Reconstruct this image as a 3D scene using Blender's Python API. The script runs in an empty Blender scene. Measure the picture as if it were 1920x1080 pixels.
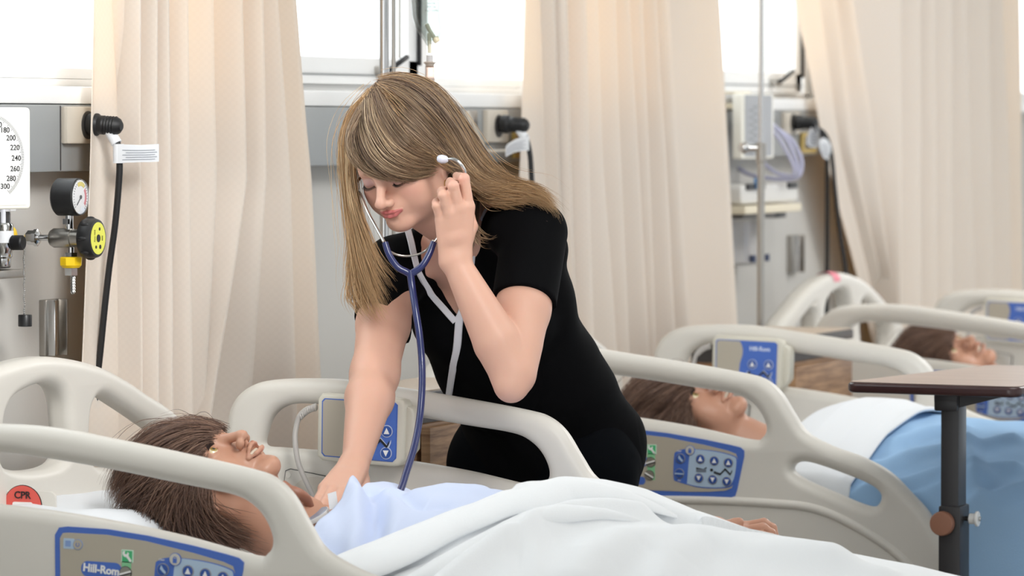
import bpy, bmesh, math, random
import numpy as np
from mathutils import Vector, Matrix, noise as mnoise
random.seed(7); np.random.seed(7)
SC = bpy.context.scene; COL = SC.collection
PI = math.pi
ZF = 0.13          # floor height while building; everything is brought to real size at the end

# ---------------------------------------------------------------- camera
F_PX = 8500.0
_c, _s = 0.358, 0.934
_n = math.hypot(_c, _s); _c /= _n; _s /= _n
PITCH = math.atan(309 / F_PX)
CAM = np.array([3.217, -5.914, 1.42])
RIGHT = np.array([_s, _c, 0.0])
FWD = np.array([-_c * math.cos(PITCH), _s * math.cos(PITCH), -math.sin(PITCH)])
UPV = np.cross(RIGHT, FWD)
cam_data = bpy.data.cameras.new('camera'); cam = bpy.data.objects.new('camera', cam_data); COL.objects.link(cam)
cam.location = CAM
m3 = Matrix((RIGHT, UPV, -FWD)).transposed()
cam.rotation_euler = m3.to_euler()
cam_data.sensor_width = 36; cam_data.lens = 36 * F_PX / 1920
cam_data.clip_start = 0.1; cam_data.clip_end = 200
cam_data.dof.use_dof = True; cam_data.dof.focus_distance = 6.75; cam_data.dof.aperture_fstop = 7.5
SC.camera = cam

# ---------------------------------------------------------------- world and lights
world = bpy.data.worlds.new('world'); SC.world = world; world.use_nodes = True
wn = world.node_tree; wn.nodes.clear()
wo = wn.nodes.new('ShaderNodeOutputWorld'); bg = wn.nodes.new('ShaderNodeBackground')
tc = wn.nodes.new('ShaderNodeTexCoord'); sx = wn.nodes.new('ShaderNodeSeparateXYZ')
mr = wn.nodes.new('ShaderNodeMapRange'); mr.inputs['From Min'].default_value = -0.05; mr.inputs['From Max'].default_value = 0.25
mr.inputs['To Min'].default_value = 2.9; mr.inputs['To Max'].default_value = 0.62
nz = wn.nodes.new('ShaderNodeTexNoise'); nz.inputs['Scale'].default_value = 9.0; nz.inputs['Detail'].default_value = 1.5
cr = wn.nodes.new('ShaderNodeValToRGB')
cr.color_ramp.elements[0].position = 0.35; cr.color_ramp.elements[0].color = (0.86, 0.93, 0.97, 1)
cr.color_ramp.elements[1].position = 0.62; cr.color_ramp.elements[1].color = (1, 0.995, 0.985, 1)
wn.links.new(tc.outputs['Generated'], sx.inputs[0]); wn.links.new(sx.outputs['X'], mr.inputs['Value'])
wn.links.new(tc.outputs['Generated'], nz.inputs['Vector']); wn.links.new(nz.outputs['Fac'], cr.inputs['Fac'])
wn.links.new(cr.outputs['Color'], bg.inputs['Color']); wn.links.new(mr.outputs['Result'], bg.inputs['Strength'])
wn.links.new(bg.outputs[0], wo.inputs[0])
def area(name, loc, target, size, energy, color=(1, 1, 1), size_y=None):
    l = bpy.data.lights.new(name, 'AREA'); l.energy = energy; l.color = color; l.size = size
    if size_y: l.shape = 'RECTANGLE'; l.size_y = size_y
    o = bpy.data.objects.new(name, l); COL.objects.link(o); o.location = loc
    o.rotation_euler = (Vector(target) - Vector(loc)).to_track_quat('-Z', 'Y').to_euler(); return o
area('ceiling_lamp_front', (2.6, -2.2, 2.66), (1.6, -0.6, 0.8), 1.2, 6, (1, 0.985, 0.96), 1.2)
area('ceiling_lamp_middle', (2.0, 1.0, 2.66), (1.9, 1.0, 0), 1.2, 12, (1, 0.985, 0.96), 1.2)
area('ceiling_lamp_rear', (2.0, 4.2, 2.66), (2.0, 4.2, 0), 1.2, 34, (1, 0.985, 0.96), 1.2)
ls = area('fill_lamp_side', (1.7, -1.1, 2.5), (0.0, 0.30, 1.25), 0.8, 4.2, (1, 0.99, 0.97), 0.8); ls.data.spread = 0.9  # added narrow-beam fill that brightens the left wall, not a room fixture
lw = area('fill_lamp_wall', (1.6, 0.1, 2.55), (0.1, 2.9, 1.35), 0.8, 2.6, (1, 0.99, 0.97), 0.8); lw.data.spread = 1.0  # added fill aimed along the window wall to whiten the curtain fronts
SC.view_settings.view_transform = 'Standard'; SC.view_settings.look = 'None'
SC.view_settings.exposure = 0.38; SC.view_settings.gamma = 1.0; SC.view_settings.use_curve_mapping = False
SC.cycles.max_bounces = 10; SC.cycles.diffuse_bounces = 5; SC.cycles.transparent_max_bounces = 24
SC.cycles.sample_clamp_indirect = 6.0

# ---------------------------------------------------------------- picture-to-place helpers
def ray(px, py): return (px - 960) / F_PX * RIGHT + (540 - py) / F_PX * UPV + FWD
def onx(px, py, x0): d = ray(px, py); return CAM + d * (x0 - CAM[0]) / d[0]
def ony(px, py, y0): d = ray(px, py); return CAM + d * (y0 - CAM[1]) / d[1]
def onz(px, py, z0): d = ray(px, py); return CAM + d * (z0 - CAM[2]) / d[2]
def atz(px, py, Z): return CAM + Z * ray(px, py)

# ---------------------------------------------------------------- materials
def srgb(r, g, b):
    f = lambda v: (v / 255 / 12.92) if v / 255 <= 0.04045 else ((v / 255 + 0.055) / 1.055) ** 2.4
    return (f(r), f(g), f(b), 1)
MATS = {}
def mat(name, rgb, rough=0.5, metal=0.0, bump=0.0, bscale=60.0, var=0.0, vscale=8.0, sss=0.0, coat=0.0, trans=0.0, spec=0.5, sheen=0.0):
    if name in MATS: return MATS[name]
    m = bpy.data.materials.new(name); m.use_nodes = True; nt = m.node_tree; b = nt.nodes['Principled BSDF']
    col = srgb(*rgb)
    b.inputs['Base Color'].default_value = col; b.inputs['Roughness'].default_value = rough; b.inputs['Metallic'].default_value = metal
    b.inputs['Specular IOR Level'].default_value = spec
    if coat: b.inputs['Coat Weight'].default_value = coat; b.inputs['Coat Roughness'].default_value = 0.15
    if sheen: b.inputs['Sheen Weight'].default_value = sheen
    if sss:
        b.inputs['Subsurface Weight'].default_value = sss; b.inputs['Subsurface Radius'].default_value = (0.012, 0.005, 0.003); b.inputs['Subsurface Scale'].default_value = 1.0
    if trans: b.inputs['Transmission Weight'].default_value = trans
    tcn = nt.nodes.new('ShaderNodeTexCoord')
    if var:
        n = nt.nodes.new('ShaderNodeTexNoise'); n.inputs['Scale'].default_value = vscale; n.inputs['Detail'].default_value = 4
        nt.links.new(tcn.outputs['Object'], n.inputs['Vector'])
        mx = nt.nodes.new('ShaderNodeMix'); mx.data_type = 'RGBA'
        mx.inputs['A'].default_value = [v * (1 - var) for v in col[:3]] + [1]; mx.inputs['B'].default_value = [min(1, v * (1 + var)) for v in col[:3]] + [1]
        nt.links.new(n.outputs['Fac'], mx.inputs['Factor']); nt.links.new(mx.outputs['Result'], b.inputs['Base Color'])
    if bump:
        n2 = nt.nodes.new('ShaderNodeTexNoise'); n2.inputs['Scale'].default_value = bscale; n2.inputs['Detail'].default_value = 3
        nt.links.new(tcn.outputs['Object'], n2.inputs['Vector'])
        bp = nt.nodes.new('ShaderNodeBump'); bp.inputs['Strength'].default_value = bump; bp.inputs['Distance'].default_value = 0.002
        nt.links.new(n2.outputs['Fac'], bp.inputs['Height']); nt.links.new(bp.outputs[0], b.inputs['Normal'])
    MATS[name] = m; return m
def glass_mat(name, rgb=(255, 255, 255), gloss=0.08, tint=1.0):
    if name in MATS: return MATS[name]
    m = bpy.data.materials.new(name); m.use_nodes = True; nt = m.node_tree; nt.nodes.clear()
    o = nt.nodes.new('ShaderNodeOutputMaterial'); t = nt.nodes.new('ShaderNodeBsdfTransparent'); g = nt.nodes.new('ShaderNodeBsdfGlossy')
    t.inputs[0].default_value = srgb(*rgb); g.inputs['Roughness'].default_value = 0.05
    fr = nt.nodes.new('ShaderNodeLayerWeight'); fr.inputs['Blend'].default_value = gloss
    mx = nt.nodes.new('ShaderNodeMixShader'); nt.links.new(fr.outputs['Facing'], mx.inputs[0])
    nt.links.new(t.outputs[0], mx.inputs[1]); nt.links.new(g.outputs[0], mx.inputs[2]); nt.links.new(mx.outputs[0], o.inputs[0])
    MATS[name] = m; return m
def cloth_mat(name, rgb, transl=0.0, trgb=None, check=0.0, bump=0.15, rough=0.9, bscale=900):
    if name in MATS: return MATS[name]
    m = mat(name, rgb, rough, sheen=0.0, bump=bump, bscale=bscale, spec=0.2)
    nt = m.node_tree; b = nt.nodes['Principled BSDF']; out = nt.nodes['Material Output']
    if check:
        tcn = nt.nodes.new('ShaderNodeUVMap')
        ck = nt.nodes.new('ShaderNodeTexChecker'); ck.inputs['Scale'].default_value = 1.0
        nt.links.new(tcn.outputs[0], ck.inputs['Vector'])
        c = srgb(*rgb); ck.inputs['Color1'].default_value = c; ck.inputs['Color2'].default_value = [v * (1 - check) for v in c[:3]] + [1]
        nt.links.new(ck.outputs['Color'], b.inputs['Base Color'])
    if transl:
        t = nt.nodes.new('ShaderNodeBsdfTranslucent'); t.inputs['Color'].default_value = srgb(*(trgb or rgb))
        mx = nt.nodes.new('ShaderNodeMixShader'); mx.inputs[0].default_value = transl
        nt.links.new(b.outputs[0], mx.inputs[1]); nt.links.new(t.outputs[0], mx.inputs[2]); nt.links.new(mx.outputs[0], out.inputs['Surface'])
    return m
def wood_mat(name, a, bcol, scale=(1, 1, 1), rough=0.45):
    if name in MATS: return MATS[name]
    m = mat(name, a, rough); nt = m.node_tree; b = nt.nodes['Principled BSDF']
    tcn = nt.nodes.new('ShaderNodeTexCoord'); mp = nt.nodes.new('ShaderNodeMapping'); mp.inputs['Scale'].default_value = scale
    n = nt.nodes.new('ShaderNodeTexNoise'); n.inputs['Scale'].default_value = 14; n.inputs['Detail'].default_value = 6; n.inputs['Roughness'].default_value = 0.6
    r = nt.nodes.new('ShaderNodeValToRGB'); r.color_ramp.elements[0].position = 0.38; r.color_ramp.elements[0].color = srgb(*a)
    r.color_ramp.elements[1].position = 0.62; r.color_ramp.elements[1].color = srgb(*bcol)
    nt.links.new(tcn.outputs['Object'], mp.inputs[0]); nt.links.new(mp.outputs[0], n.inputs['Vector']); nt.links.new(n.outputs['Fac'], r.inputs['Fac'])
    nt.links.new(r.outputs[0], b.inputs['Base Color']); return m

# ---------------------------------------------------------------- mesh builder
def catmull(P, n=8, closed=False):
    P = [np.array(p, float) for p in P]; N = len(P); out = []
    rng = range(N if closed else N - 1)
    for i in rng:
        if closed: a, b, c, d = P[(i - 1) % N], P[i], P[(i + 1) % N], P[(i + 2) % N]
        else: a, b, c, d = P[max(i - 1, 0)], P[i], P[i + 1], P[min(i + 2, N - 1)]
        for k in range(n):
            t = k / n
            out.append(0.5 * ((2 * b) + (-a + c) * t + (2 * a - 5 * b + 4 * c - d) * t * t + (-a + 3 * b - 3 * c + d) * t ** 3))
    if not closed: out.append(P[-1])
    return out
class MB:
    AUTO = True
    def __init__(s): s.v = []; s.f = []; s.mi = []; s.mats = []; s.sm = []
    def _m(s, m):
        if m not in s.mats: s.mats.append(m)
        return s.mats.index(m)
    def add(s, V, Fs, m, smooth=True):
        o = len(s.v); s.v += [tuple(map(float, p)) for p in V]; k = s._m(m)
        s.f += [tuple(i + o for i in f) for f in Fs]; s.mi += [k] * len(Fs); s.sm += [smooth] * len(Fs); return s
    def mesh(s, me, m, M=None, smooth=True):
        V = [M @ v.co if M else v.co.copy() for v in me.vertices]
        return s.add(V, [tuple(p.vertices) for p in me.polygons], m, smooth)
    def bm(s, b, m, M=None, smooth=True):
        b.verts.index_update(); V = [(M @ v.co) if M else v.co.copy() for v in b.verts]
        s.add(V, [tuple(v.index for v in f.verts) for f in b.faces], m, smooth); b.free(); return s
    def box(s, c, size, m, bevel=0.0, seg=2, M=None):
        b = bmesh.new(); bmesh.ops.create_cube(b, size=1)
        for v in b.verts: v.co = Vector((v.co.x * size[0], v.co.y * size[1], v.co.z * size[2])) + (Vector((0, 0, 0)) if M else Vector(c))
        if bevel: bmesh.ops.bevel(b, geom=b.edges[:] , offset=min(bevel, min(size) * 0.49), segments=seg, affect='EDGES', profile=0.6)
        if M: M = Matrix.Translation(c) @ M
        return s.bm(b, m, M, smooth=False if not bevel else True)
    def lathe(s, prof, m, M=None, seg=32, cap=True):
        V = []; Fs = []; n = len(prof)
        for (r, z) in prof:
            for k in range(seg):
                a = 2 * PI * k / seg; V.append((r * math.cos(a), r * math.sin(a), z))
        for i in range(n - 1):
            for k in range(seg):
                k2 = (k + 1) % seg; Fs.append((i * seg + k, i * seg + k2, (i + 1) * seg + k2, (i + 1) * seg + k))
        if cap:
            Fs.append(tuple(reversed(range(seg)))); Fs.append(tuple(range((n - 1) * seg, n * seg)))
        if M is not None: V = [M @ Vector(v) for v in V]
        return s.add(V, Fs, m)
    def cyl(s, p0, p1, r, m, seg=20, r1=None, bev=0.0):
        p0, p1 = Vector(p0), Vector(p1); d = p1 - p0; L = d.length
        M = Matrix.Translation(p0) @ d.to_track_quat('Z', 'Y').to_matrix().to_4x4(); r1 = r if r1 is None else r1
        pr = [(max(r - bev, 1e-4), 0), (r, bev), (r1, L - bev), (max(r1 - bev, 1e-4), L)] if bev else [(r, 0), (r1, L)]
        return s.lathe(pr, m, M, seg)
    def tube(s, pts, r, m, seg=10, sm=0, cap=True):
        if sm: pts = catmull(pts, sm)
        P = [Vector(p) for p in pts]; n = len(P); R = r if hasattr(r, '__len__') else [r] * n
        if len(R) != n: R = list(np.interp(np.linspace(0, 1, n), np.linspace(0, 1, len(R)), R))
        V = []; Fs = []; T = (P[1] - P[0]).normalized(); up = Vector((0, 0, 1)) if abs(T.z) < 0.9 else Vector((1, 0, 0))
        N = (up - T * up.dot(T)).normalized()
        for i in range(n):
            T = (P[min(i + 1, n - 1)] - P[max(i - 1, 0)]).normalized(); N = (N - T * N.dot(T)).normalized(); B = T.cross(N)
            for k in range(seg):
                a = 2 * PI * k / seg; V.append(P[i] + (N * math.cos(a) + B * math.sin(a)) * R[i])
        for i in range(n - 1):
            for k in range(seg):
                k2 = (k + 1) % seg; Fs.append((i * seg + k, i * seg + k2, (i + 1) * seg + k2, (i + 1) * seg + k))
        if cap: Fs.append(tuple(reversed(range(seg)))); Fs.append(tuple(range((n - 1) * seg, n * seg)))
        return s.add(V, Fs, m)
    def sphere(s, c, r, m, seg=20, rings=12, sc=(1, 1, 1)):
        b = bmesh.new(); bmesh.ops.create_uvsphere(b, u_segments=seg, v_segments=rings, radius=r)
        M = Matrix.Translation(c) @ Matrix.Diagonal((*sc, 1)); return s.bm(b, m, M)
    def plate(s, outer, m, frame, thick=0.002, bevel=0.0, holes=(), bres=3, smooth=False):
        """flat shape in the frame (origin, a-axis, b-axis, normal), thick along the normal; rounded rim when bevel"""
        cu = bpy.data.curves.new('tmp', 'CURVE'); cu.dimensions = '2D'; cu.fill_mode = 'BOTH'
        for pts in [outer] + list(holes):
            sp = cu.splines.new('POLY'); sp.points.add(len(pts) - 1); sp.use_cyclic_u = True
            for i, p in enumerate(pts): sp.points[i].co = (p[0], p[1], 0, 1)
        cu.extrude = max(thick / 2 - bevel, 0.0); cu.bevel_depth = bevel; cu.bevel_resolution = bres; cu.offset = -bevel
        ob = bpy.data.objects.new('tmp', cu); me = bpy.data.meshes.new_from_object(ob)
        O, A, B, Nn = [Vector(x) for x in frame]
        M = Matrix.Translation(O) @ Matrix((A, B, Nn)).transposed().to_4x4()
        bm = bmesh.new(); bm.from_mesh(me); bmesh.ops.remove_doubles(bm, verts=bm.verts, dist=2e-5)
        s.bm(bm, m, M, smooth=smooth)
        bpy.data.objects.remove(ob); bpy.data.curves.remove(cu); bpy.data.meshes.remove(me); return s
    def text(s, body, m, frame, size=0.01, thick=0.0004, bold=0.0, align='CENTER', xs=1.0, rot=0.0):
        cu = bpy.data.curves.new('tmp', 'FONT'); cu.body = body; cu.size = size; cu.extrude = thick / 2; cu.offset = bold
        cu.align_x = align; cu.align_y = 'CENTER'; cu.resolution_u = 3
        ob = bpy.data.objects.new('tmp', cu); me = bpy.data.meshes.new_from_object(ob)
        O, A, B, Nn = [Vector(x) for x in frame]
        M = Matrix.Translation(O) @ Matrix((A, B, Nn)).transposed().to_4x4() @ Matrix.Rotation(rot, 4, 'Z') @ Matrix.Diagonal((xs, 1, 1, 1))
        s.mesh(me, m, M, smooth=False)
        bpy.data.objects.remove(ob); bpy.data.curves.remove(cu); bpy.data.meshes.remove(me); return s
    def obj(s, name, parent=None, label=None, cat=None, group=None, kind=None, sharp=35, off=(0, 0, 0)):
        if MB.AUTO:
            off = np.zeros(3); q = parent
            while q is not None: off = off + np.array(q.location); q = q.parent
        me = bpy.data.meshes.new(name); V = np.array(s.v) - np.array(off) if any(off) else s.v
        me.from_pydata([tuple(v) for v in V], [], s.f)
        for mm in s.mats: me.materials.append(mm)
        me.polygons.foreach_set('material_index', s.mi); me.polygons.foreach_set('use_smooth', s.sm)
        me.validate(); me.update()
        try: me.set_sharp_from_angle(angle=math.radians(sharp))
        except Exception: pass
        o = bpy.data.objects.new(name, me); COL.objects.link(o)
        return tag(o, label, cat, group, kind, parent)
def tag(o, label=None, cat=None, group=None, kind=None, parent=None):
    if parent is not None: o.parent = parent
    for k, v in (('label', label), ('category', cat), ('group', group), ('kind', kind)):
        if v: o[k] = v
    return o
def thing(name, loc, label, cat, group=None, rz=0.0):
    o = bpy.data.objects.new(name, None); COL.objects.link(o); o.location = loc; o.rotation_euler.z = rz
    o.empty_display_size = 0.05; return tag(o, label, cat, group)
def copy_tree(o, parent=None, depth=0):
    c = o.copy(); COL.objects.link(c); c.parent = parent
    for ch in list(o.children): copy_tree(ch, c, depth + 1)
    return c
def rrect(x0, y0, x1, y1, r, n=5):
    out = []
    for cx, cy, a0 in ((x1 - r, y1 - r, 0), (x0 + r, y1 - r, PI / 2), (x0 + r, y0 + r, PI), (x1 - r, y0 + r, 1.5 * PI)):
        for k in range(n + 1): a = a0 + PI / 2 * k / n; out.append((cx + r * math.cos(a), cy + r * math.sin(a)))
    return out
def circ(cx, cy, r, n=28, ry=None): return [(cx + r * math.cos(2 * PI * k / n), cy + (ry or r) * math.sin(2 * PI * k / n)) for k in range(n)]
XF = lambda o: (o, (0, 1, 0), (0, 0, 1), (1, 0, 0))     # frame facing +x : a = +y, b = +z
YN = lambda o: (o, (1, 0, 0), (0, 0, 1), (0, -1, 0))    # frame facing -y : a = +x, b = +z

M_PLASTIC = mat('bed_plastic', (218, 214, 206), 0.38, var=0.02)
M_PLASTIC2 = mat('bed_plastic_grey', (204, 200, 193), 0.42)
M_CHROME = mat('chrome', (205, 205, 205), 0.14, 1.0)
M_STEEL = mat('brushed_steel', (176, 172, 166), 0.32, 1.0, bump=0.1, bscale=200)
M_BLACK = mat('black_plastic', (26, 26, 28), 0.4)
M_RUBBER = mat('black_rubber', (22, 22, 24), 0.5)
M_WHITE = mat('white_plastic', (240, 240, 238), 0.4)
M_BLUE = mat('panel_blue', (74, 110, 192), 0.45)
M_DBLUE = mat('button_blue', (48, 84, 160), 0.35)
M_LBLUE = mat('panel_light_blue', (176, 198, 220), 0.45)
M_TAUPE = mat('panel_taupe', (180, 172, 156), 0.5)
M_GREEN = mat('label_green', (70, 180, 120), 0.5)
M_INK = mat('ink', (30, 30, 32), 0.6)
M_YELLOW = mat('yellow_plastic', (250, 208, 20), 0.4)
M_SILVER = mat('silver_grey_plastic', (150, 150, 152), 0.35, 0.3)
M_PAPER = mat('paper_label', (238, 240, 244), 0.7)
M_DARK = mat('dark_edge', (58, 54, 54), 0.4)
# ================================================================ the room
M_WALL = mat('wall_paint', (200, 198, 194), 0.7, bump=0.08, bscale=250, var=0.015)
M_CEIL = mat('ceiling_paint', (240, 240, 238), 0.8)
M_FLOOR = mat('floor_vinyl', (170, 165, 156), 0.35, var=0.05, vscale=3)
M_FRAME = mat('window_frame_white', (244, 244, 243), 0.35)
M_RAILG = mat('service_rail_grey', (158, 161, 162), 0.4, 0.25)
M_PANE = glass_mat('window_glass', (252, 254, 255), 0.06)
def sbox(name, lo, hi, m, bevel=0.0, kind='structure', parent=None):
    c = [(a + b) / 2 for a, b in zip(lo, hi)]; return MB().box(c, [b - a for a, b in zip(lo, hi)], m, bevel).obj(name, parent, kind=kind)
sbox('floor', (-0.2, -7, ZF - 0.1), (6.0, 9.0, ZF), M_FLOOR)
sbox('ceiling', (-0.2, -7, 2.7), (6.0, 9.0, 2.8), M_CEIL)
ZS, ZT = 1.478, 2.45
WINS = [(-1.3, 0.98), (1.22, 3.06), (3.30, 4.52), (5.93, 7.6)]
w = MB(); w.box((-0.1, 1.0, (ZS + ZF) / 2), (0.2, 16, ZS - ZF), M_WALL); w.box((-0.1, 1.0, (ZT + 2.7) / 2), (0.2, 16, 2.7 - ZT), M_WALL)
ed = [-7] + [e for ab in WINS for e in ab] + [9]
for i in range(0, len(ed), 2): w.box((-0.1, (ed[i] + ed[i + 1]) / 2, (ZS + ZT) / 2), (0.2, ed[i + 1] - ed[i], ZT - ZS), M_WALL)
w.obj('wall_left', kind='structure')
def window(n, y0, y1, casements):
    f = MB(); zb, zt = ZS, ZT; x0, x1 = -0.11, -0.02
    fr = 0.03
    f.box((-0.065, (y0 + y1) / 2, zb + 0.006), (0.09, y1 - y0, 0.012), M_FRAME, 0.002)
    f.box((-0.065, (y0 + y1) / 2, zt - fr / 2), (0.09, y1 - y0, fr), M_FRAME, 0.003)
    for (a_, b_) in zip(casements[:-1], casements[1:]): f.box((-0.065, (a_[1] + b_[0]) / 2, (zb + zt) / 2), (0.09, b_[0] - a_[1], zt - zb), M_FRAME, 0.003)
    for yy in (y0 + fr / 2, y1 - fr / 2): f.box((-0.065, yy, (zb + zt) / 2), (0.09, fr, zt - zb), M_FRAME, 0.003)
    root = f.obj('window_%d' % n, kind='structure')
    for (a, b, opens) in casements:
        g = MB(); t = 0.05 if opens else 0.018; zb2 = zb + 0.012; xx = -0.03 if opens else -0.05
        g.box((xx, (a + b) / 2, zb2 + t / 2), (0.05, b - a, t), M_FRAME, 0.004); g.box((xx, (a + b) / 2, zt - fr - t / 2), (0.05, b - a, t), M_FRAME, 0.004)
        for yy in (a + t / 2, b - t / 2): g.box((xx, yy, (zb + zt) / 2), (0.05, t, zt - zb - fr), M_FRAME, 0.004)
        if opens:
            g.box((xx + 0.026, (a + b) / 2, zb2 + 0.018), (0.004, b - a, 0.003), mat('gasket_grey', (150, 152, 152), 0.5))
            g.obj('casement_frame', root)
            MB().box((-0.002, b - 0.006, (zb + 0.02 + zt) / 2 + 0.01), (0.01, 0.006, zt - zb - 0.06), M_BLACK).obj('gasket', root)
        else: g.obj('pane_frame', root)
        MB().box((xx, (a + b) / 2, (zb + zt) / 2), (0.004, b - a - 2 * t + 0.006, zt - zb - fr - 2 * t + 0.006), M_PANE).obj('pane', root)
    return root
w1 = window(1, *WINS[0], [(-1.27, 0.95, False)])
w2 = window(2, *WINS[1], [(1.25, 2.0, True), (2.08, 3.03, False)])
w3 = window(3, *WINS[2], [(3.33, 3.60, False), (3.64, 4.42, True)])
w4 = window(4, *WINS[3], [(5.96, 7.57, False)])
def casement_handle(par, y, ztop):
    h = MB(); h.box((0.004, y, 1.515), (0.02, 0.03, 0.02), M_STEEL, 0.004); h.tube([(0.015, y, 1.515), (0.03, y + 0.015, 1.53), (0.035, y + 0.045, 1.542)], 0.005, M_BLACK, 10, 4)
    h.tube([(0.02, y + 0.045, 1.54), (0.02, y + 0.045, ztop)], 0.0028, M_STEEL, 8); h.obj('casement_handle', par)
casement_handle(w2, 1.80, 2.2); casement_handle(w3, 4.18, 2.2)
# white sill board and grey service rail
sbox('trim_1', (-0.115, -2.2, 1.450), (0.052, 7.6, 1.477), M_FRAME, 0.003)
r = MB(); r.box((0.026, 1.25, 1.397), (0.05, 6.5, 0.104), M_RAILG, 0.003)
for yy in (0.392, 1.2, 1.95, 2.45, 3.9): r.box((0.0515, yy, 1.397), (0.0012, 0.002, 0.1), M_DARK)
r.obj('trim_2', kind='structure')
sbox('baseboard_left', (0.0, -6.9, ZF), (0.012, 8.9, ZF + 0.09), mat('baseboard', (120, 116, 110), 0.5), 0.003)

# ---------------------------------------------------------------- curtains
def curtain_material():
    m = cloth_mat('curtain_cloth', (247, 242, 235), 0.28, (255, 227, 184), check=0.018, bump=0.12)
    return m
M_CURT = curtain_material()
def curtain(levels, label, ztop=2.62, zbot=ZF + 0.03, group=None, NZ=60, sub=9):
    """levels: list of (z, [(y, x) ...]) plan curves with the same number of points; heights between are blended"""
    lv = []
    for z, P in levels:
        C = np.array(catmull([(p[0], p[1], 0) for p in P], sub))[:, :2]; lv.append((z, C))
    lv.sort(key=lambda t: t[0]); zs = np.array([l[0] for l in lv]); S = np.array([l[1] for l in lv])  # L,N,2
    N = S.shape[1]; rows = []; Z = np.linspace(zbot, ztop, NZ)
    rr = np.random.RandomState(3)
    for z in Z:
        P = np.empty((N, 2))
        k = np.clip(np.searchsorted(zs, z) - 1, 0, len(zs) - 2); t = (z - zs[k]) / (zs[k + 1] - zs[k]); t = min(max(t, -0.6), 1.6)
        P = S[k] * (1 - t) + S[k + 1] * t
        rows.append(P)
    rows = np.array(rows)
    V = []; Fs = []
    for i, z in enumerate(Z):
        for j in range(N):
            w_ = 0.0025 * mnoise.noise(Vector((rows[i, j, 0] * 9, z * 3.0, 0.3)))
            V.append((rows[i, j, 1] + w_, rows[i, j, 0], z))
    for i in range(NZ - 1):
        for j in range(N - 1): Fs.append((i * N + j, i * N + j + 1, (i + 1) * N + j + 1, (i + 1) * N + j))
    b = MB(); b.add(V, Fs, M_CURT); o = b.obj('curtain', None, label, 'curtain', group, sharp=180)
    # cloth coordinates for the woven check
    me = o.data; uv = me.uv_layers.new(name='cloth'); L = np.concatenate([[0], np.cumsum(np.hypot(*np.diff(rows[NZ // 2], axis=0).T))])
    idx = np.empty(len(me.loops), int); me.loops.foreach_get('vertex_index', idx)
    uvs = np.stack([L[idx % N] / 0.0065, Z[idx // N] / 0.0065], 1); uv.data.foreach_set('uv', uvs.ravel())
    so = o.modifiers.new('cloth', 'SOLIDIFY'); so.thickness = 0.0016; so.offset = 0
    return o
XS1 = [0.085, 0.088, 0.105, 0.13, 0.145, 0.155, 0.165, 0.15, 0.165, 0.175, 0.165, 0.16]
XS3 = [0.076, 0.08, 0.10, 0.125, 0.15, 0.155, 0.16, 0.16, 0.16, 0.165, 0.16, 0.16]
XS2 = [0.09, 0.10, 0.13, 0.15, 0.17, 0.15, 0.15, 0.15, 0.15, 0.155, 0.155, 0.155]
def folds(px_lines, py, xr=0.165, xv=0.085, first=None, last=None, xs=None, frac=0.34):
    """plan curve from the picture positions of the fold edges at one height"""
    ys = []; out = []
    R_ = [onx(p, py, xr)[1] for p in px_lines]
    z = onx(px_lines[0], py, xr)[2]
    for i, y in enumerate(R_):
        xr_i = xr if xs is None else xs[i]
        out.append((onx(px_lines[i], py, xr_i)[1], xr_i))
        if i < len(R_) - 1:
            y = out[-1][0]; d = onx(px_lines[i + 1], py, xs[i + 1] if xs else xr)[1] - y; out.append((y + d * frac, min(xv, xr_i - 0.024) if xr_i > 0.108 else xr_i - 0.008))
    return z, out
C1 = [
    folds([176, 207, 237, 262, 295, 317, 353, 400, 455, 493, 522, 557], 0, 0.15, 0.064, xs=XS1),
    folds([168, 228, 246, 264, 296, 321, 355, 405, 463, 500, 545, 585], 350, 0.16, 0.064, xs=XS1),
    folds([150, 232, 250, 266, 298, 325, 362, 385, 400, 470, 555, 603], 790, 0.17, 0.064, xs=XS1)]
curtain(C1, 'cream curtain left of the woman, with a thick fold sweeping down to the near bed', group=None)
C2 = [
    folds([985, 1012, 1040, 1063, 1098, 1120, 1155, 1180, 1205, 1230, 1255, 1350], 0, 0.15, 0.064, xs=XS2),
    folds([975, 1022, 1048, 1070, 1104, 1130, 1163, 1195, 1216, 1248, 1270, 1366], 300, 0.155, 0.064, xs=XS2),
    folds([962, 1035, 1062, 1080, 1110, 1150, 1175, 1212, 1226, 1263, 1290, 1380], 610, 0.165, 0.064, xs=XS2)]
curtain(C2, 'cream curtain behind the woman with a wide flat right panel')
C3 = [
    folds([1492, 1535, 1565, 1600, 1688, 1725, 1752, 1785, 1812, 1855, 1880, 1912], 0, 0.155, 0.066, xs=XS3),
    folds([1545, 1572, 1595, 1640, 1690, 1726, 1755, 1784, 1818, 1858, 1890, 1916], 280, 0.16, 0.066, xs=XS3),
    folds([1612, 1632, 1655, 1672, 1690, 1727, 1757, 1785, 1828, 1862, 1895, 1918], 545, 0.165, 0.066, xs=XS3)]
curtain(C3, 'cream curtain at the far right, gathered back to the side')
# curtain track
sbox('trim_3', (0.09, -2.0, 2.62), (0.13, 7.6, 2.65), M_FRAME, 0.003)

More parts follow.
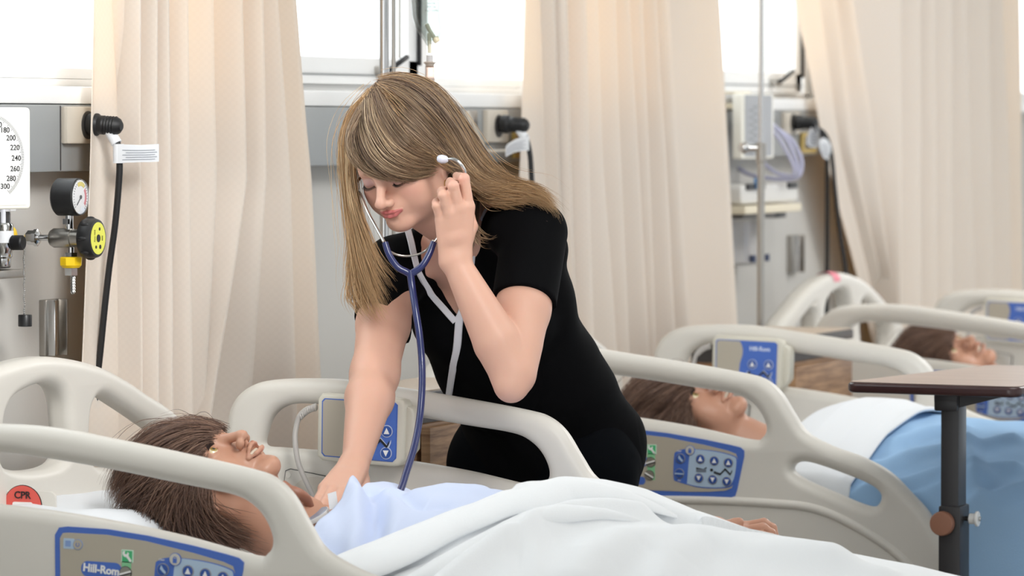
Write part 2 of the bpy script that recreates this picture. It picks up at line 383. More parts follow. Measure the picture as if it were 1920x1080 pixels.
# ---------------------------------------------------------------- outlets, plugs and their cables
M_PLATE = mat('outlet_plate', (205, 196, 182), 0.45)
def outlet(y0, y1, z0, z1, label):
    b = MB(); b.box((0.056, (y0 + y1) / 2, (z0 + z1) / 2), (0.012, y1 - y0, z1 - z0), M_PLATE, 0.004)
    b.lathe([(0.022, 0), (0.022, 0.003), (0.017, 0.004)], mat('socket_dark', (60, 58, 56), 0.5), Matrix.Translation((0.061, (y0 + y1) / 2, (z0 + z1) / 2 + 0.0)) @ Matrix.Rotation(PI / 2, 4, 'Y'), 24)
    return b.obj('wall_outlet', None, label, 'outlet')
outlet(0.395, 0.535, 1.388, 1.446, 'beige wall outlet on the grey rail at left, by the dial gauge')
outlet(2.19, 2.30, 1.383, 1.446, 'beige wall outlet on the grey rail just right of the woman')
outlet(4.08, 4.20, 1.395, 1.446, 'beige wall outlet on the grey rail at right beside the coiled tubes')
def plug(y, z, pth, label, cord_label, tags, r=0.0148, x0=0.066, L=0.056):
    t = thing('power_plug', (0, 0, 0), label, 'plug')
    t.location = (x0, y, z); o = (x0, y, z)
    b = MB(); pr = [(r * 1.12, 0), (r * 1.2, 0.004), (r * 1.2, 0.014), (r, 0.018), (r, 0.024)]
    for k in range(5): pr += [(r * 1.02, 0.026 + k * 0.005), (r * 0.9, 0.0285 + k * 0.005)]
    pr += [(r * 0.8, 0.052), (r * 0.45, L)]
    b.lathe(pr, M_RUBBER, Matrix.Translation((x0, y, z)) @ Matrix.Rotation(PI / 2 + 0.06, 4, 'Y'), 28); b.obj('plug_body', t, off=o)
    for i, P in enumerate(pth): MB().tube(P, 0.0052, M_RUBBER, 12, 8).obj('cord', t, off=o)
    for (kind, a) in tags:
        m = MB()
        if kind == 'wrap': m.tube(a, 0.0085, M_PAPER, 14)
        else:
            V = []; n = len(a); 
            for p, q in a: V += [p, q]
            m.add(V, [(2 * i, 2 * i + 1, 2 * i + 3, 2 * i + 2) for i in range(n - 1)], M_PAPER)
            # printed lines
            p0, q0 = np.array(a[0][0]), np.array(a[0][1]); p1, q1 = np.array(a[-1][0]), np.array(a[-1][1])
            for k in range(5):
                u = 0.3 + 0.13 * k
                s0, s1 = (0.2, 0.95) if k % 2 else (0.12, 0.9)
                def at(s_, u_): 
                    f = s_ * (n - 1); i = min(int(f), n - 2); g = f - i
                    P_ = np.array(a[i][0]) * (1 - g) + np.array(a[i + 1][0]) * g; Q_ = np.array(a[i][1]) * (1 - g) + np.array(a[i + 1][1]) * g
                    return P_ * (1 - u_) + Q_ * u_ + np.array([0.0003, -0.0008, 0])
                ss = np.linspace(s0, s1, 6); VV = []
                for s_ in ss: VV += [at(s_, u), at(s_, u + 0.035)]
                m.add(VV, [(2 * i, 2 * i + 1, 2 * i + 3, 2 * i + 2) for i in range(5)], mat('faint_print', (150, 155, 165), 0.7), False)
        m.obj('paper_tag', t, off=o)
    return t
def PY(pts, y): return [tuple(ony(a, b, y)) for a, b in pts]
y = 0.463
plug(y, 1.4185, [PY([(192, 238), (208, 246), (220, 268), (224, 300), (223, 340), (216, 420), (205, 500), (196, 580), (188, 660), (178, 750), (170, 830), (168, 1000)], y)],
     'black ribbed power plug in the left wall outlet, cable hanging down', '', 
     [('wrap', PY([(205, 245), (219, 269)], y)), ('wrap', PY([(222, 270), (222, 306)], y)),
      ('flag', [(tuple(ony(a, b0, y - 0.008)), tuple(ony(a, b1, y - 0.008))) for a, b0, b1 in ((220, 270, 306), (240, 271, 305), (262, 272, 304), (280, 271, 304), (298, 270, 303))])])
y = 2.245
plug(y, 1.4185, [PY([(962, 236), (975, 243), (986, 258), (993, 285), (996, 320), (998, 380), (996, 480), (990, 800)], y)],
     'black power plug right of the woman with a curled white tag', '',
     [('wrap', PY([(970, 239), (984, 258)], y)),
      ('flag', [(tuple(ony(a, b0, y - 0.008)), tuple(ony(a, b1, y - 0.008))) for a, b0, b1 in ((992, 254, 282), (978, 257, 283), (964, 262, 286), (952, 270, 292), (948, 276, 294))])], x0=0.068)
y = 4.14
plug(y, 1.4225, [PY([(1520, 236), (1540, 250), (1549, 280), (1551, 330), (1551, 450), (1550, 600), (1549, 900)], y), PY([(1520, 236), (1545, 250), (1558, 285), (1565, 350), (1574, 430), (1586, 510), (1596, 620), (1600, 900)], y)],
     'black power plug beside the far coiled tubes with crumpled tags', '',
     [('flag', [(tuple(ony(a, b0, y - 0.01)), tuple(ony(a, b1, y - 0.02 + 0.02 * i))) for i, (a, b0, b1) in enumerate(((1513, 255, 270), (1520, 240, 276), (1530, 232, 278), (1537, 246, 272)))]),
      ('flag', [(tuple(ony(a, b0, y - 0.01)), tuple(ony(a, b1, y - 0.02))) for i, (a, b0, b1) in enumerate(((1537, 262, 280), (1544, 258, 296), (1552, 262, 300), (1558, 272, 285)))])])
# yellow framed sockets
M_BRASS = mat('brass_frame', (196, 168, 96), 0.45, 0.3)
def framed_socket(y0, y1, z0, z1, label):
    b = MB(); b.plate([(y0, z0), (y1, z0), (y1, z1), (y0, z1)], M_BRASS, XF((0.056, 0, 0)), 0.008, 0.001, holes=[[(y0 + 0.018, z0 + 0.01), (y0 + 0.018, z1 - 0.01), (y1 - 0.018, z1 - 0.01), (y1 - 0.018, z0 + 0.01)]])
    b.box((0.0545, (y0 + y1) / 2, (z0 + z1) / 2), (0.005, y1 - y0 - 0.02, z1 - z0 - 0.012), M_DARK)
    b.obj('framed_socket', None, label, 'socket')
framed_socket(2.34, 2.44, 1.352, 1.404, 'brass framed dark socket below the plug right of the woman')
framed_socket(4.22, 4.33, 1.35, 1.398, 'brass framed dark socket below the far right plug')
# triangular hook bracket beside it
b = MB(); b.box((0.056, 2.09, 1.412), (0.01, 0.10, 0.066), M_STEEL, 0.004)
b.tube([(0.07, 2.06, 1.44), (0.08, 2.12, 1.37)], 0.0045, M_PLATE, 8); b.tube([(0.075, 2.08, 1.367), (0.075, 2.28, 1.367)], 0.003, M_PLATE, 8); b.tube([(0.07, 2.06, 1.44), (0.078, 2.06, 1.366)], 0.0045, M_PLATE, 8)
b.obj('wall_hook', None, 'small beige metal hook bracket on the rail beside the woman\'s hair', 'hook')

# ---------------------------------------------------------------- dial gauge of the wall blood pressure meter
t = thing('blood_pressure_dial', (0.05, 0.12, 1.294), 'square white wall blood pressure dial cut by the left picture edge', 'gauge'); o = (0.05, 0.12, 1.294)
cy, cz = 0.132, 1.3685
MB().plate(rrect(0.03, 1.294, 0.211, 1.443, 0.006), mat('dial_rim', (246, 243, 232), 0.35), XF((0.072, 0, 0)), 0.042, 0.003).obj('case', t, off=o)
MB().plate(rrect(0.036, 1.3, 0.205, 1.437, 0.004), M_WHITE, XF((0.0935, 0, 0)), 0.001).obj('dial_face', t, off=o)
b = MB()
for k in range(-75, 76):
    v = 240 + k * 2
    if v > 300: continue
    a = -(v - 240) * math.radians(0.86); L_ = 0.0075 if v % 10 == 0 else 0.005
    r1 = 0.0665; ca, sa = math.cos(a), math.sin(a); n_ = np.array([-sa, ca]) * 0.00028
    q = [np.array([ca, sa]) * r1 + n_, np.array([ca, sa]) * r1 - n_, np.array([ca, sa]) * (r1 - L_) - n_, np.array([ca, sa]) * (r1 - L_) + n_]
    b.add([(0.0943, cy + p[0], cz + p[1]) for p in q], [(0, 1, 2, 3)], M_INK, False)
b.obj('scale_marks', t, off=o)
b = MB()
for v in range(0, 301, 20):
    a = -(v - 240) * math.radians(0.86); rr_ = 0.0525
    b.text(str(v), M_INK, XF((0.0943, cy + rr_ * math.cos(a), cz + rr_ * math.sin(a))), 0.0112, bold=0.0001)
b.obj('dial_numbers', t, off=o)
MB().tube([(0.0955, cy, cz), (0.0955, cy - 0.03, cz - 0.03)], 0.0012, M_INK, 6).obj('needle', t, off=o)

MB().box((0.035, 0.13, 1.37), (0.035, 0.04, 0.04), M_STEEL, 0.003).obj('mount', t)
_r = math.radians(-28); _pv = Vector((0.09, 0.211, 0)); _l0 = Vector(t.location); _d = Matrix.Rotation(_r, 3, 'Z') @ (_l0 - _pv); t.location = (_pv.x + _d.x + 0.078, _pv.y + _d.y - 0.1525, _l0.z); t.rotation_euler.z = _r
# ---------------------------------------------------------------- gas outlet panel with flowmeter and suction regulator
MB().box((0.02, 0.13, 1.243), (0.04, 0.235, 0.086), mat('panel_black', (52, 50, 50), 0.45), 0.003).box((0.03, 0.12, 1.192), (0.06, 0.27, 0.013), M_STEEL, 0.003).box((0.025, 0.13, 1.289), (0.05, 0.23, 0.006), M_FRAME, 0.002)\
    .lathe([(0.016, 0), (0.016, 0.004), (0.011, 0.006)], M_YELLOW, Matrix.Translation((0.04, 0.245, 1.2465)) @ Matrix.Rotation(PI / 2, 4, 'Y'), 28)\
    .obj('gas_outlet_panel', None, 'black wall gas outlet panel with a yellow ring, at the left edge', 'panel')
y = 0.245
t = thing('suction_regulator', (0.045, y, 1.2465), 'chrome suction regulator with gauge and black yellow-faced knob on the left wall', 'regulator'); o = (0.045, y, 1.2465)
P = lambda px, py: ony(px, py, y)
ax = P(50, 443)[0]; X = lambda px: P(px, 440)[0]; zc = 1.2465; RX = Matrix.Rotation(PI / 2, 4, 'Y')
b = MB()
b.lathe([(0.0085, 0), (0.011, 0.002), (0.011, X(68) - X(50)), (0.009, X(70) - X(50))], M_CHROME, Matrix.Translation((X(50), y, zc)) @ RX, 6)
b.lathe([(0.013, 0), (0.013, 0.006), (0.008, 0.008)], M_CHROME, Matrix.Translation((X(64), y, zc)) @ RX, 6)
b.cyl((X(70), y, zc), (X(95), y, zc), 0.0045, M_CHROME); b.obj('inlet_fitting', t, off=o)
MB().lathe([(0.004, 0), (0.012, 0.003), (0.0148, 0.008), (0.0148, X(136) - X(93)), (0.0135, X(136.5) - X(93)), (0.0135, X(160) - X(93))], M_STEEL, Matrix.Translation((X(93), y, zc)) @ RX, 32).obj('body', t, off=o)
k = MB(); kr = 0.0305; prof = [(0.02, 0), (kr * 0.94, 0.004), (kr, 0.008), (kr, 0.02), (kr * 0.93, 0.026), (kr * 0.86, 0.0265)]
k.lathe(prof, M_BLACK, Matrix.Translation((X(154), y, zc)) @ RX, 40)
for i in range(8):
    a = 2 * PI * i / 8; k.sphere((X(154) + 0.014, y + kr * 0.97 * math.cos(a), zc + kr * 0.97 * math.sin(a)), 0.0035, M_BLACK, 10, 8, (2.2, 1, 1))
kb = k.obj('regulator_knob', t, off=o)
xf = X(154) + 0.0266
f = MB(); M_YG = mat('knob_face_yellow', (226, 226, 88), 0.5); f.plate(circ(0, 0, kr * 0.80), M_YG, XF((xf, y, zc)), 0.001)
f.plate(circ(0, 0, 0.0058), M_INK, XF((xf + 0.0008, y, zc)), 0.001)
for (a, b_, r_) in ((0.004, 0.014, 0.0024), (-0.008, -0.013, 0.0024), (0.006, -0.013, 0.0032)): f.plate(circ(a, b_, r_), M_INK, XF((xf + 0.0008, y, zc)), 0.0006)
f.text('FULL VAC', M_INK, XF((xf + 0.0008, y - 0.012, zc + 0.004)), 0.0042, rot=PI / 2); f.text('REG', M_INK, XF((xf + 0.0008, y + 0.013, zc)), 0.0042, rot=-PI / 2)
f.obj('knob_face', kb, 'yellow knob face')
b = MB(); gz = 1.3085; gr = 0.0285
b.cyl((X(130), y, zc + 0.01), (X(130), y, gz - gr + 0.002), 0.0062, M_CHROME); b.lathe([(0.009, 0), (0.009, 0.008)], M_CHROME, Matrix.Translation((X(127), y, zc + 0.021)), 6); b.obj('gauge_stem', t, off=o)
g = MB().lathe([(gr * 0.9, 0), (gr, 0.003), (gr, X(148) - X(108)), (gr * 0.93, X(150) - X(108))], M_BLACK, Matrix.Translation((X(108), y, gz)) @ RX, 40).obj('pressure_gauge', t, off=o)
xg = X(150)
f = MB().plate(circ(0, 0, gr * 0.9), M_WHITE, XF((xg + 0.0004, y, gz)), 0.001)
def arc(a0, a1, r0, r1, n=14):
    return [(r1 * math.cos(a), r1 * math.sin(a)) for a in np.linspace(a0, a1, n)] + [(r0 * math.cos(a), r0 * math.sin(a)) for a in np.linspace(a1, a0, n)]
f.plate(arc(-0.7, 0.7, 0.015, 0.020), mat('gauge_red', (214, 110, 116), 0.5), XF((xg + 0.0012, y, gz)), 0.0006)
f.plate(arc(0.9, 2.0, 0.017, 0.023), mat('gauge_yellow', (226, 206, 90), 0.5), XF((xg + 0.0012, y, gz)), 0.0006)
f.tube([(xg + 0.0018, y, gz), (xg + 0.0018, y - 0.013, gz - 0.012)], 0.0007, M_INK, 6); f.plate(circ(0, 0, 0.003), M_INK, XF((xg + 0.0018, y, gz)), 0.001)
for i in range(26):
    a = -0.9 + i * 0.19; f.plate([(0.021 * math.cos(a), 0.021 * math.sin(a)), (0.021 * math.cos(a + .03), 0.021 * math.sin(a + .03)), (0.0235 * math.cos(a + .03), 0.0235 * math.sin(a + .03)), (0.0235 * math.cos(a), 0.0235 * math.sin(a))], M_INK, XF((xg + 0.0012, y, gz)), 0.0004)
f.obj('gauge_face', g)
MB().lathe([(gr * 0.96, 0), (gr * 0.94, 0.003), (gr * 0.6, 0.005), (0.0005, 0.0055)], glass_mat('clear_plastic', (250, 250, 252), 0.12), Matrix.Translation((xg, y, gz)) @ RX, 32, cap=False).obj('gauge_lens', g)
b = MB(); xn = X(133)
b.cyl((xn, y, zc - 0.014), (xn, y, zc - 0.028), 0.0045, M_CHROME); b.lathe([(0.010, 0), (0.010, 0.006)], M_CHROME, Matrix.Translation((xn, y, 1.2185)), 6)
b.obj('outlet_stem', t, off=o)
MB().lathe([(0.0135, 0), (0.017, 0.004), (0.0175, 0.015), (0.016, 0.0165)], M_YELLOW, Matrix.Translation((xn, y, 1.2015)), 8).obj('collar', t, 'yellow collar', off=o)
b = MB().lathe([(0.0105, 0), (0.0105, 0.011)], M_CHROME, Matrix.Translation((xn, y, 1.190)), 6); pr = []
for k_ in range(6): pr += [(0.0028, 1.1895 - k_ * 0.0042), (0.0042, 1.1893 - k_ * 0.0042 - 0.0035)]
pr += [(0.002, 1.162)]
b.lathe(list(reversed(pr)), M_CHROME, Matrix.Translation((xn + 0.003, y, 0)), 16); b.obj('hose_barb', t, off=o)
# flowmeter with chain and cap
yf = 0.19
t = thing('flowmeter', (0.05, yf, 1.2), 'chrome oxygen flowmeter with clear tube at the left picture edge', 'flowmeter'); o = (0.05, yf, 1.2)
xm = ony(6, 440, yf)[0]
MB().lathe([(0.010, 0), (0.011, 0.002), (0.011, 0.012), (0.0135, 0.015), (0.0135, 0.022), (0.0155, 0.025), (0.0155, 0.062), (0.013, 0.066)], M_CHROME, Matrix.Translation((xm, yf, 1.204)), 28).obj('body', t, off=o)
MB().lathe([(0.0158, 0), (0.0158, 0.018)], M_PAPER, Matrix.Translation((xm, yf, 1.24)), 28, cap=False).obj('paper_label', t, off=o)
MB().lathe([(0.011, 0), (0.011, 0.05)], glass_mat('clear_plastic'), Matrix.Translation((xm, yf, 1.268)), 24).obj('clear_tube', t, off=o)
MB().cyl((xm, yf, 1.268), (xm, yf, 1.318), 0.004, M_PAPER, 12).obj('inner_tube', t, off=o)
p0 = ony(22, 455, yf); p1 = ony(44, 455, yf)
MB().cyl(p0, p1, 0.0115, M_BLACK, 14, bev=0.002).obj('valve_knob', t, off=o)
yc = 0.23; c0 = ony(45, 468, yc)
t = thing('chained_cap', tuple(c0), 'black cap hanging on a bead chain below the regulator', 'cap')
b = MB(); nb = 34
for k in range(nb):
    zz = c0[2] - 0.106 * k / nb; b.sphere((c0[0] + 0.0006 * math.sin(k), yc, zz), 0.0016, M_CHROME, 8, 6)
b.cyl(c0, (c0[0], yc, c0[2] - 0.106), 0.0004, M_CHROME, 5); b.obj('bead_chain', t, off=tuple(c0))
c1 = ony(47, 590, yc); MB().lathe([(0.0095, -0.018), (0.0105, -0.0175), (0.0105, -0.001), (0.0098, 0)], M_BLACK, Matrix.Translation(c1), 24).obj('cap', t, off=tuple(c0))
# steel wall channel
def channel(y0, y1, z0, z1, label):
    b = MB(); b.box((0.006, (y0 + y1) / 2, (z0 + z1) / 2), (0.012, y1 - y0, z1 - z0), M_STEEL, 0.002)
    b.box((0.016, y0 + 0.012, (z0 + z1) / 2), (0.02, 0.014, z1 - z0), M_CHROME, 0.003); b.box((0.016, y1 - 0.006, (z0 + z1) / 2), (0.02, 0.004, z1 - z0), M_STEEL, 0.001)
    for zz in (z0 + 0.012, z1 - 0.012): b.lathe([(0.004, 0), (0.003, 0.002)], M_CHROME, Matrix.Translation((0.012, (y0 + y1) / 2, zz)) @ RX, 12)
    b.box((0.0135, (y0 + y1) / 2 - 0.004, (z0 + z1) / 2 - 0.012), (0.003, 0.01, 0.028), M_WHITE)
    b.obj('wall_channel', None, label, 'wall bracket')
q0 = onx(86, 668, 0.012); q1 = onx(115, 560, 0.012)
channel(q0[1], q1[1], q0[2], q1[2], 'upright brushed steel channel on the left wall below the regulator')
q0 = onx(1484, 512, 0.012); q1 = onx(1500, 440, 0.012)
channel(q0[1], q1[1], q0[2], q1[2], 'upright steel channel on the far wall beside the black cables')

# ---------------------------------------------------------------- drip stands
def drip_stand(x, y, r, zt, label, joint=None, thin=None, r2=None):
    t = thing('drip_stand', (x, y, ZF), label, 'drip stand'); o = (x, y, 0)
    b = MB()
    if joint: b.cyl((x, y, ZF + 0.12), (x, y, joint), r, M_STEEL, 24); b.cyl((x, y, joint), (x, y, zt), r2, M_CHROME, 20)
    else: b.cyl((x, y, ZF + 0.12), (x, y, zt), r, M_CHROME, 28)
    b.obj('pole', t, off=o)
    if joint: MB().cyl((x, y, joint - 0.03), (x, y, joint + 0.01), r * 1.4, M_STEEL, 20, bev=0.002).cyl((x - 0.002, y, joint), (x - 0.03, y - 0.01, joint), 0.008, M_CHROME, 14).sphere((x - 0.034, y - 0.012, joint), 0.013, M_CHROME, 14, 10).obj('height_clamp', t, off=o)
    if thin: MB().cyl((x + thin[0], y + thin[1], 1.0), (x + thin[0], y + thin[1], zt - 0.05), 0.0035, M_STEEL, 12).obj('side_rod', t, off=o)
    for k in range(5):
        a = 2 * PI * k / 5 + 0.3; MB().tube([(x, y, ZF + 0.12), (x + 0.10 * math.cos(a), y + 0.10 * math.sin(a), ZF + 0.1), (x + 0.18 * math.cos(a), y + 0.18 * math.sin(a), ZF + 0.055)], 0.012, M_STEEL, 12, 4).obj('leg', t, off=o)
        MB().sphere((x + 0.18 * math.cos(a), y + 0.18 * math.sin(a), ZF + 0.026), 0.025, M_BLACK, 16, 10, (1, 1, 1)).obj('castor', t, off=o)
    for a in (0.4, 0.4 + PI):
        ca, sa = math.cos(a), math.sin(a)
        MB().tube([(x, y, zt), (x + 0.05 * ca, y + 0.05 * sa, zt - 0.005), (x + 0.10 * ca, y + 0.10 * sa, zt + 0.0), (x + 0.115 * ca, y + 0.115 * sa, zt + 0.03)], 0.003, M_CHROME, 10, 5).obj('hook', t, off=o)
    return t
q = atz(720.5, 100, 7.62); XP, YP = q[0], q[1]
q2 = atz(738, 100, 7.62)
drip_stand(XP, YP, 0.0082, 2.02, 'shiny chrome drip stand rising behind the woman\'s head', thin=(q2[0] - q[0], q2[1] - q[1]))
q = atz(1427, 300, 9.6)
drip_stand(q[0], q[1], 0.0080, 2.1, 'slim chrome drip stand by the far wall, with a clamp knob', joint=atz(1427, 277, 9.6)[2], r2=0.005)
# fluid bag, clear, hanging from the chrome stand
M_BAG = glass_mat('clear_bag', (222, 225, 224), 0.14); M_FLUID = glass_mat('fluid', (238, 241, 240), 0.1)
q = atz(803, 40, 7.55); bx, by = q[0], q[1]; A = Vector(RIGHT); 
t = thing('fluid_bag', (bx, by, 1.57), 'clear plastic fluid bag with drip chamber hanging above the woman', 'fluid bag'); o = (bx, by, 1.57)
def Wp(px, py, Z=7.55): return Vector(atz(px, py, Z))
b = bmesh.new(); prof = [(803, 86, 3, 3), (806, 78, 10, 5), (808, 68, 19, 8), (804, 52, 25, 11), (800, 30, 27, 13), (799, 0, 28, 15), (799, -60, 29, 17), (799, -130, 29, 12), (799, -150, 26, 3)]
rows = []
for (px, py, hw, dp) in prof:
    c = Wp(px, py); rows.append([c + A * (hw / 1126 * math.cos(k * PI / 12)) + Vector(FWD) * (dp / 1126 * math.sin(k * PI / 12)) for k in range(24)])
mb = MB(); V = [p for r_ in rows for p in r_]; Fs = [(i * 24 + k, i * 24 + (k + 1) % 24, (i + 1) * 24 + (k + 1) % 24, (i + 1) * 24 + k) for i in range(len(rows) - 1) for k in range(24)]
Fs += [tuple(range(24)), tuple(reversed(range(len(V) - 24, len(V))))]
mb.add(V, Fs, M_BAG); mb.obj('bag', t, off=o)
mb = MB(); V2 = []
for (px, py, hw, dp) in prof[1:6]:
    c = Wp(px + 2, py - 1); V2 += [c + A * (hw * .82 / 1126 * math.cos(k * PI / 12)) + Vector(FWD) * (dp * .8 / 1126 * math.sin(k * PI / 12)) for k in range(24)]
mb.add(V2, [(i * 24 + k, i * 24 + (k + 1) % 24, (i + 1) * 24 + (k + 1) % 24, (i + 1) * 24 + k) for i in range(4) for k in range(24)] + [tuple(range(24)), tuple(reversed(range(96, 120)))], M_FLUID); mb.obj('fluid', t, off=o)
Fr = (tuple(RIGHT), tuple(UPV), tuple(-FWD)); mb = MB()
for k in range(7):
    p = Wp(809, 20 - k * 7, 7.53); mb.text(['NaCl 0.9%', '500 mL', 'sterile', 'fluid', 'IV use', 'lot', 'exp'][k], mat('bag_print', (110, 118, 122), 0.6), (tuple(p), *Fr), 0.005)
mb.obj('bag_print', t, off=o)
mb = MB(); M_PORT = mat('port_plastic', (232, 228, 206), 0.35)
mb.tube([Wp(800, 45), Wp(806, 58), Wp(815, 72)], 0.0035, M_PORT, 12); mb.cyl(Wp(815, 70), Wp(821, 79), 0.0058, mat('port_cap', (236, 226, 196), 0.4), 18, bev=0.001); mb.obj('injection_port', t, off=o)
mb = MB(); mb.cyl(Wp(805, 62), Wp(806, 100), 0.0034, M_PORT, 14); mb.obj('spike_tube', t, off=o)
mb = MB(); mb.cyl(Wp(806, 103), Wp(806, 117), 0.0058, mat('drip_grey', (206, 204, 204), 0.4), 20, bev=0.001).cyl(Wp(806, 116), Wp(806, 119), 0.0105, mat('drip_beige', (196, 182, 170), 0.4), 24, bev=0.0008).cyl(Wp(806, 119), Wp(806, 126), 0.0085, mat('drip_beige', (196, 182, 170), 0.4), 20, r1=0.006); mb.obj('drip_cap', t, off=o)
MB().cyl(Wp(806, 124), Wp(806, 175), 0.0078, glass_mat('chamber_plastic', (222, 208, 200), .15), 20).obj('drip_chamber', t, off=o)
MB().tube([Wp(806, 175), Wp(806, 260), Wp(815, 420), Wp(840, 700), Wp(900, 1000), Wp(990, 1150)], 0.002, glass_mat('clear_plastic'), 8, 6).obj('drip_line', t, off=o)
MB().tube([Wp(799, -150), Wp(790, -160), Vector((XP + 0.06, YP + 0.02, 2.02))], 0.0015, M_STEEL, 6).obj('hanger', t, off=o)

# ---------------------------------------------------------------- equipment on the far wall
yb = None
c0 = onx(1387, 175, 0.10); c1 = onx(1447, 297, 0.10)
t = thing('pressure_gauge_box', (0.08, c0[1], c1[2]), 'grey and cream wall pressure gauge behind the far drip stand', 'gauge'); o = (0.08, c0[1], c1[2])
MB().plate(rrect(c0[1], c1[2], c1[1], c0[2], 0.006), mat('dial_rim', (246, 243, 232), 0.35), XF((0.094, 0, 0)), 0.022, 0.003).obj('case', t, off=o)
MB().plate(rrect(c0[1] + 0.02, c1[2] + 0.006, c1[1] - 0.02, c0[2] - 0.003, 0.003), mat('gauge_face_grey', (172, 174, 178), 0.5), XF((0.106, 0, 0)), 0.002).obj('dial_face', t, off=o)
b = MB()
for k in range(14): b.box((0.108, c0[1] + 0.06 + 0.03 * (k % 2), c1[2] + 0.012 + 0.008 * k), (0.001, 0.03, 0.001), M_INK)
b.obj('scale_marks', t, off=o)
M_CREAM = mat('cream_plastic', (232, 222, 198), 0.5)
c0 = onx(1362, 172, 0.06); c1 = onx(1388, 235, 0.06); b = MB()
b.box((0.05, (c0[1] + c1[1]) / 2, c0[2] - 0.002), (0.07, c1[1] - c0[1], 0.006), M_CREAM, 0.001); b.box((0.05, (c0[1] + c1[1]) / 2, c0[2] - 0.032), (0.07, c1[1] - c0[1], 0.012), M_CREAM, 0.002)
b.box((0.02, (c0[1] + c1[1]) / 2, c0[2] - 0.02), (0.01, c1[1] - c0[1], 0.04), M_CREAM, 0.002)
for k in range(6): b.box((0.084, c0[1] + 0.012 + k * (c1[1] - c0[1] - 0.02) / 5, c0[2] - 0.017), (0.004, 0.006, 0.03), M_WHITE, 0.001)
b.obj('wall_basket', None, 'small cream slotted basket beside the far gauge', 'basket')
M_TUBE = mat('tubing_lilac', (208, 208, 232), 0.3, trans=0.2)
yy = 3.9; b = MB()
b.tube(PY([(1447, 232), (1475, 262), (1492, 300), (1497, 330), (1478, 330), (1452, 322), (1425, 300)], yy), 0.0048, M_TUBE, 10, 8)
b.tube(PY([(1447, 236), (1480, 258), (1500, 290), (1503, 318), (1492, 334), (1465, 336), (1435, 333), (1400, 325), (1368, 302)], yy + 0.02), 0.0048, M_TUBE, 10, 8)
b.tube(PY([(1447, 242), (1468, 272), (1488, 312), (1488, 328)], yy - 0.02), 0.0045, M_TUBE, 10, 8)
b.obj('coiled_tubing', None, 'pale lilac coiled plastic tubing hanging beside the far gauge', 'tubing')
q = onx(1402, 335, 0.08)
t = thing('wall_monitor_unit', (0, q[1], q[2] - 0.04), 'off-white wall device on a shelf behind the far drip stand', 'medical device'); o = (0, q[1], q[2] - 0.04)
a0 = onx(1366, 340, 0.08); a1 = onx(1473, 378, 0.08); yA, yB = a0[1], a1[1]; zA, zB = a1[2], a0[2]
M_OFF = mat('device_offwhite', (218, 216, 212), 0.4)
MB().plate(rrect(yA, zA, yB, zB - 0.008, 0.012), M_OFF, XF((0.06, 0, 0)), 0.10, 0.006).obj('case', t, off=o)
MB().box((0.06, (yA + yB) / 2 - 0.02, zA - 0.012), (0.13, yB - yA, 0.018), M_CREAM, 0.003).obj('shelf', t, off=o)
MB().box((0.05, yB + 0.0, zA + 0.005), (0.05, 0.05, 0.012), M_BLACK, 0.003).box((0.04, yB + 0.03, zA - 0.03), (0.04, 0.08, 0.016), M_BLACK, 0.003).obj('side_clamp', t, off=o)
for yy_, w_ in ((yA + 0.06, 0.06), (yA + 0.14, 0.04), (yB - 0.05, 0.07)): MB().box((0.112, yy_, zB - 0.013), (0.006, w_, 0.014), M_BLACK, 0.002).obj('display_window', t)
MB().box((0.115, yA + 0.10, zB - 0.006), (0.012, 0.02, 0.026), mat('clip_blue', (106, 156, 210), 0.4), 0.003).obj('blue_clip', t, 'blue clip', off=o)
a0 = onx(1378, 410, 0.06); a1 = onx(1424, 490, 0.06)
b = MB()
for fy in (0.2, 0.75):
    yy_ = a0[1] + (a1[1] - a0[1]) * fy; b.lathe([(0.02, 0), (0.021, 0.002), (0.022, 0.09)], glass_mat('clear_plastic'), Matrix.Translation((0.06, yy_, a1[2])), 20)
    b.lathe([(0.008, 0), (0.008, 0.016)], mat('cap_navy', (60, 70, 100), 0.4), Matrix.Translation((0.09, yy_, a1[2] + 0.002)), 14)
b.box((0.04, (a0[1] + a1[1]) / 2, a1[2] - 0.006), (0.06, a1[1] - a0[1] + 0.04, 0.004), M_STEEL)
b.box((0.05, (a0[1] + a1[1]) / 2, a0[2] + 0.012), (0.08, a1[1] - a0[1] + 0.06, 0.024), mat('holder_grey', (112, 110, 108), 0.5), 0.004)
b.obj('suction_canisters', None, 'pair of clear suction canisters on the wall under the far device', 'canister')
# ================================================================ beds
def flipx(p): return p
RAIL_OUT = [(.33, .62), (.30, .80), (.302, .93), (.312, .985), (.345, 1.016), (.40, 1.027), (.50, 1.028), (.60, 1.0165), (.70, 1.003), (.796, .988), (.832, .978), (.859, .957), (.883, .921), (.907, .889), (.95, .867),
            (1.008, .848), (1.055, .824), (1.093, .789), (1.126, .754), (1.15, .71), (1.185, .64), (1.20, .56), (1.17, .52), (.80, .50), (.40, .52)]
HOLE1 = [(.366, .924), (.368, .945), (.378, .968), (.398, .984), (.43, .990), (.50, .986), (.60, .976), (.70, .963), (.775, .953), (.805, .941), (.825, .921), (.835, .896), (.828, .879), (.806, .874), (.699, .894), (.591, .908), (.50, .916), (.40, .921)]
HOLE2 = [(.883, .824), (.893, .837), (.922, .836), (.989, .815), (1.027, .799), (1.041, .783), (1.032, .766), (1.008, .768), (.951, .789), (.903, .808)]
RIDGE = [(.36, .745), (.48, .760), (.592, .765), (.72, .768), (.845, .766), (.922, .760), (.989, .736), (1.065, .692), (1.112, .645), (1.15, .59)]
def c2(P, n=6): return [tuple(p[:2]) for p in catmull([(a, b, 0) for a, b in P], n, True)]
O1 = c2(RAIL_OUT, 5); H1 = c2(HOLE1, 5); H2 = c2(HOLE2, 5)
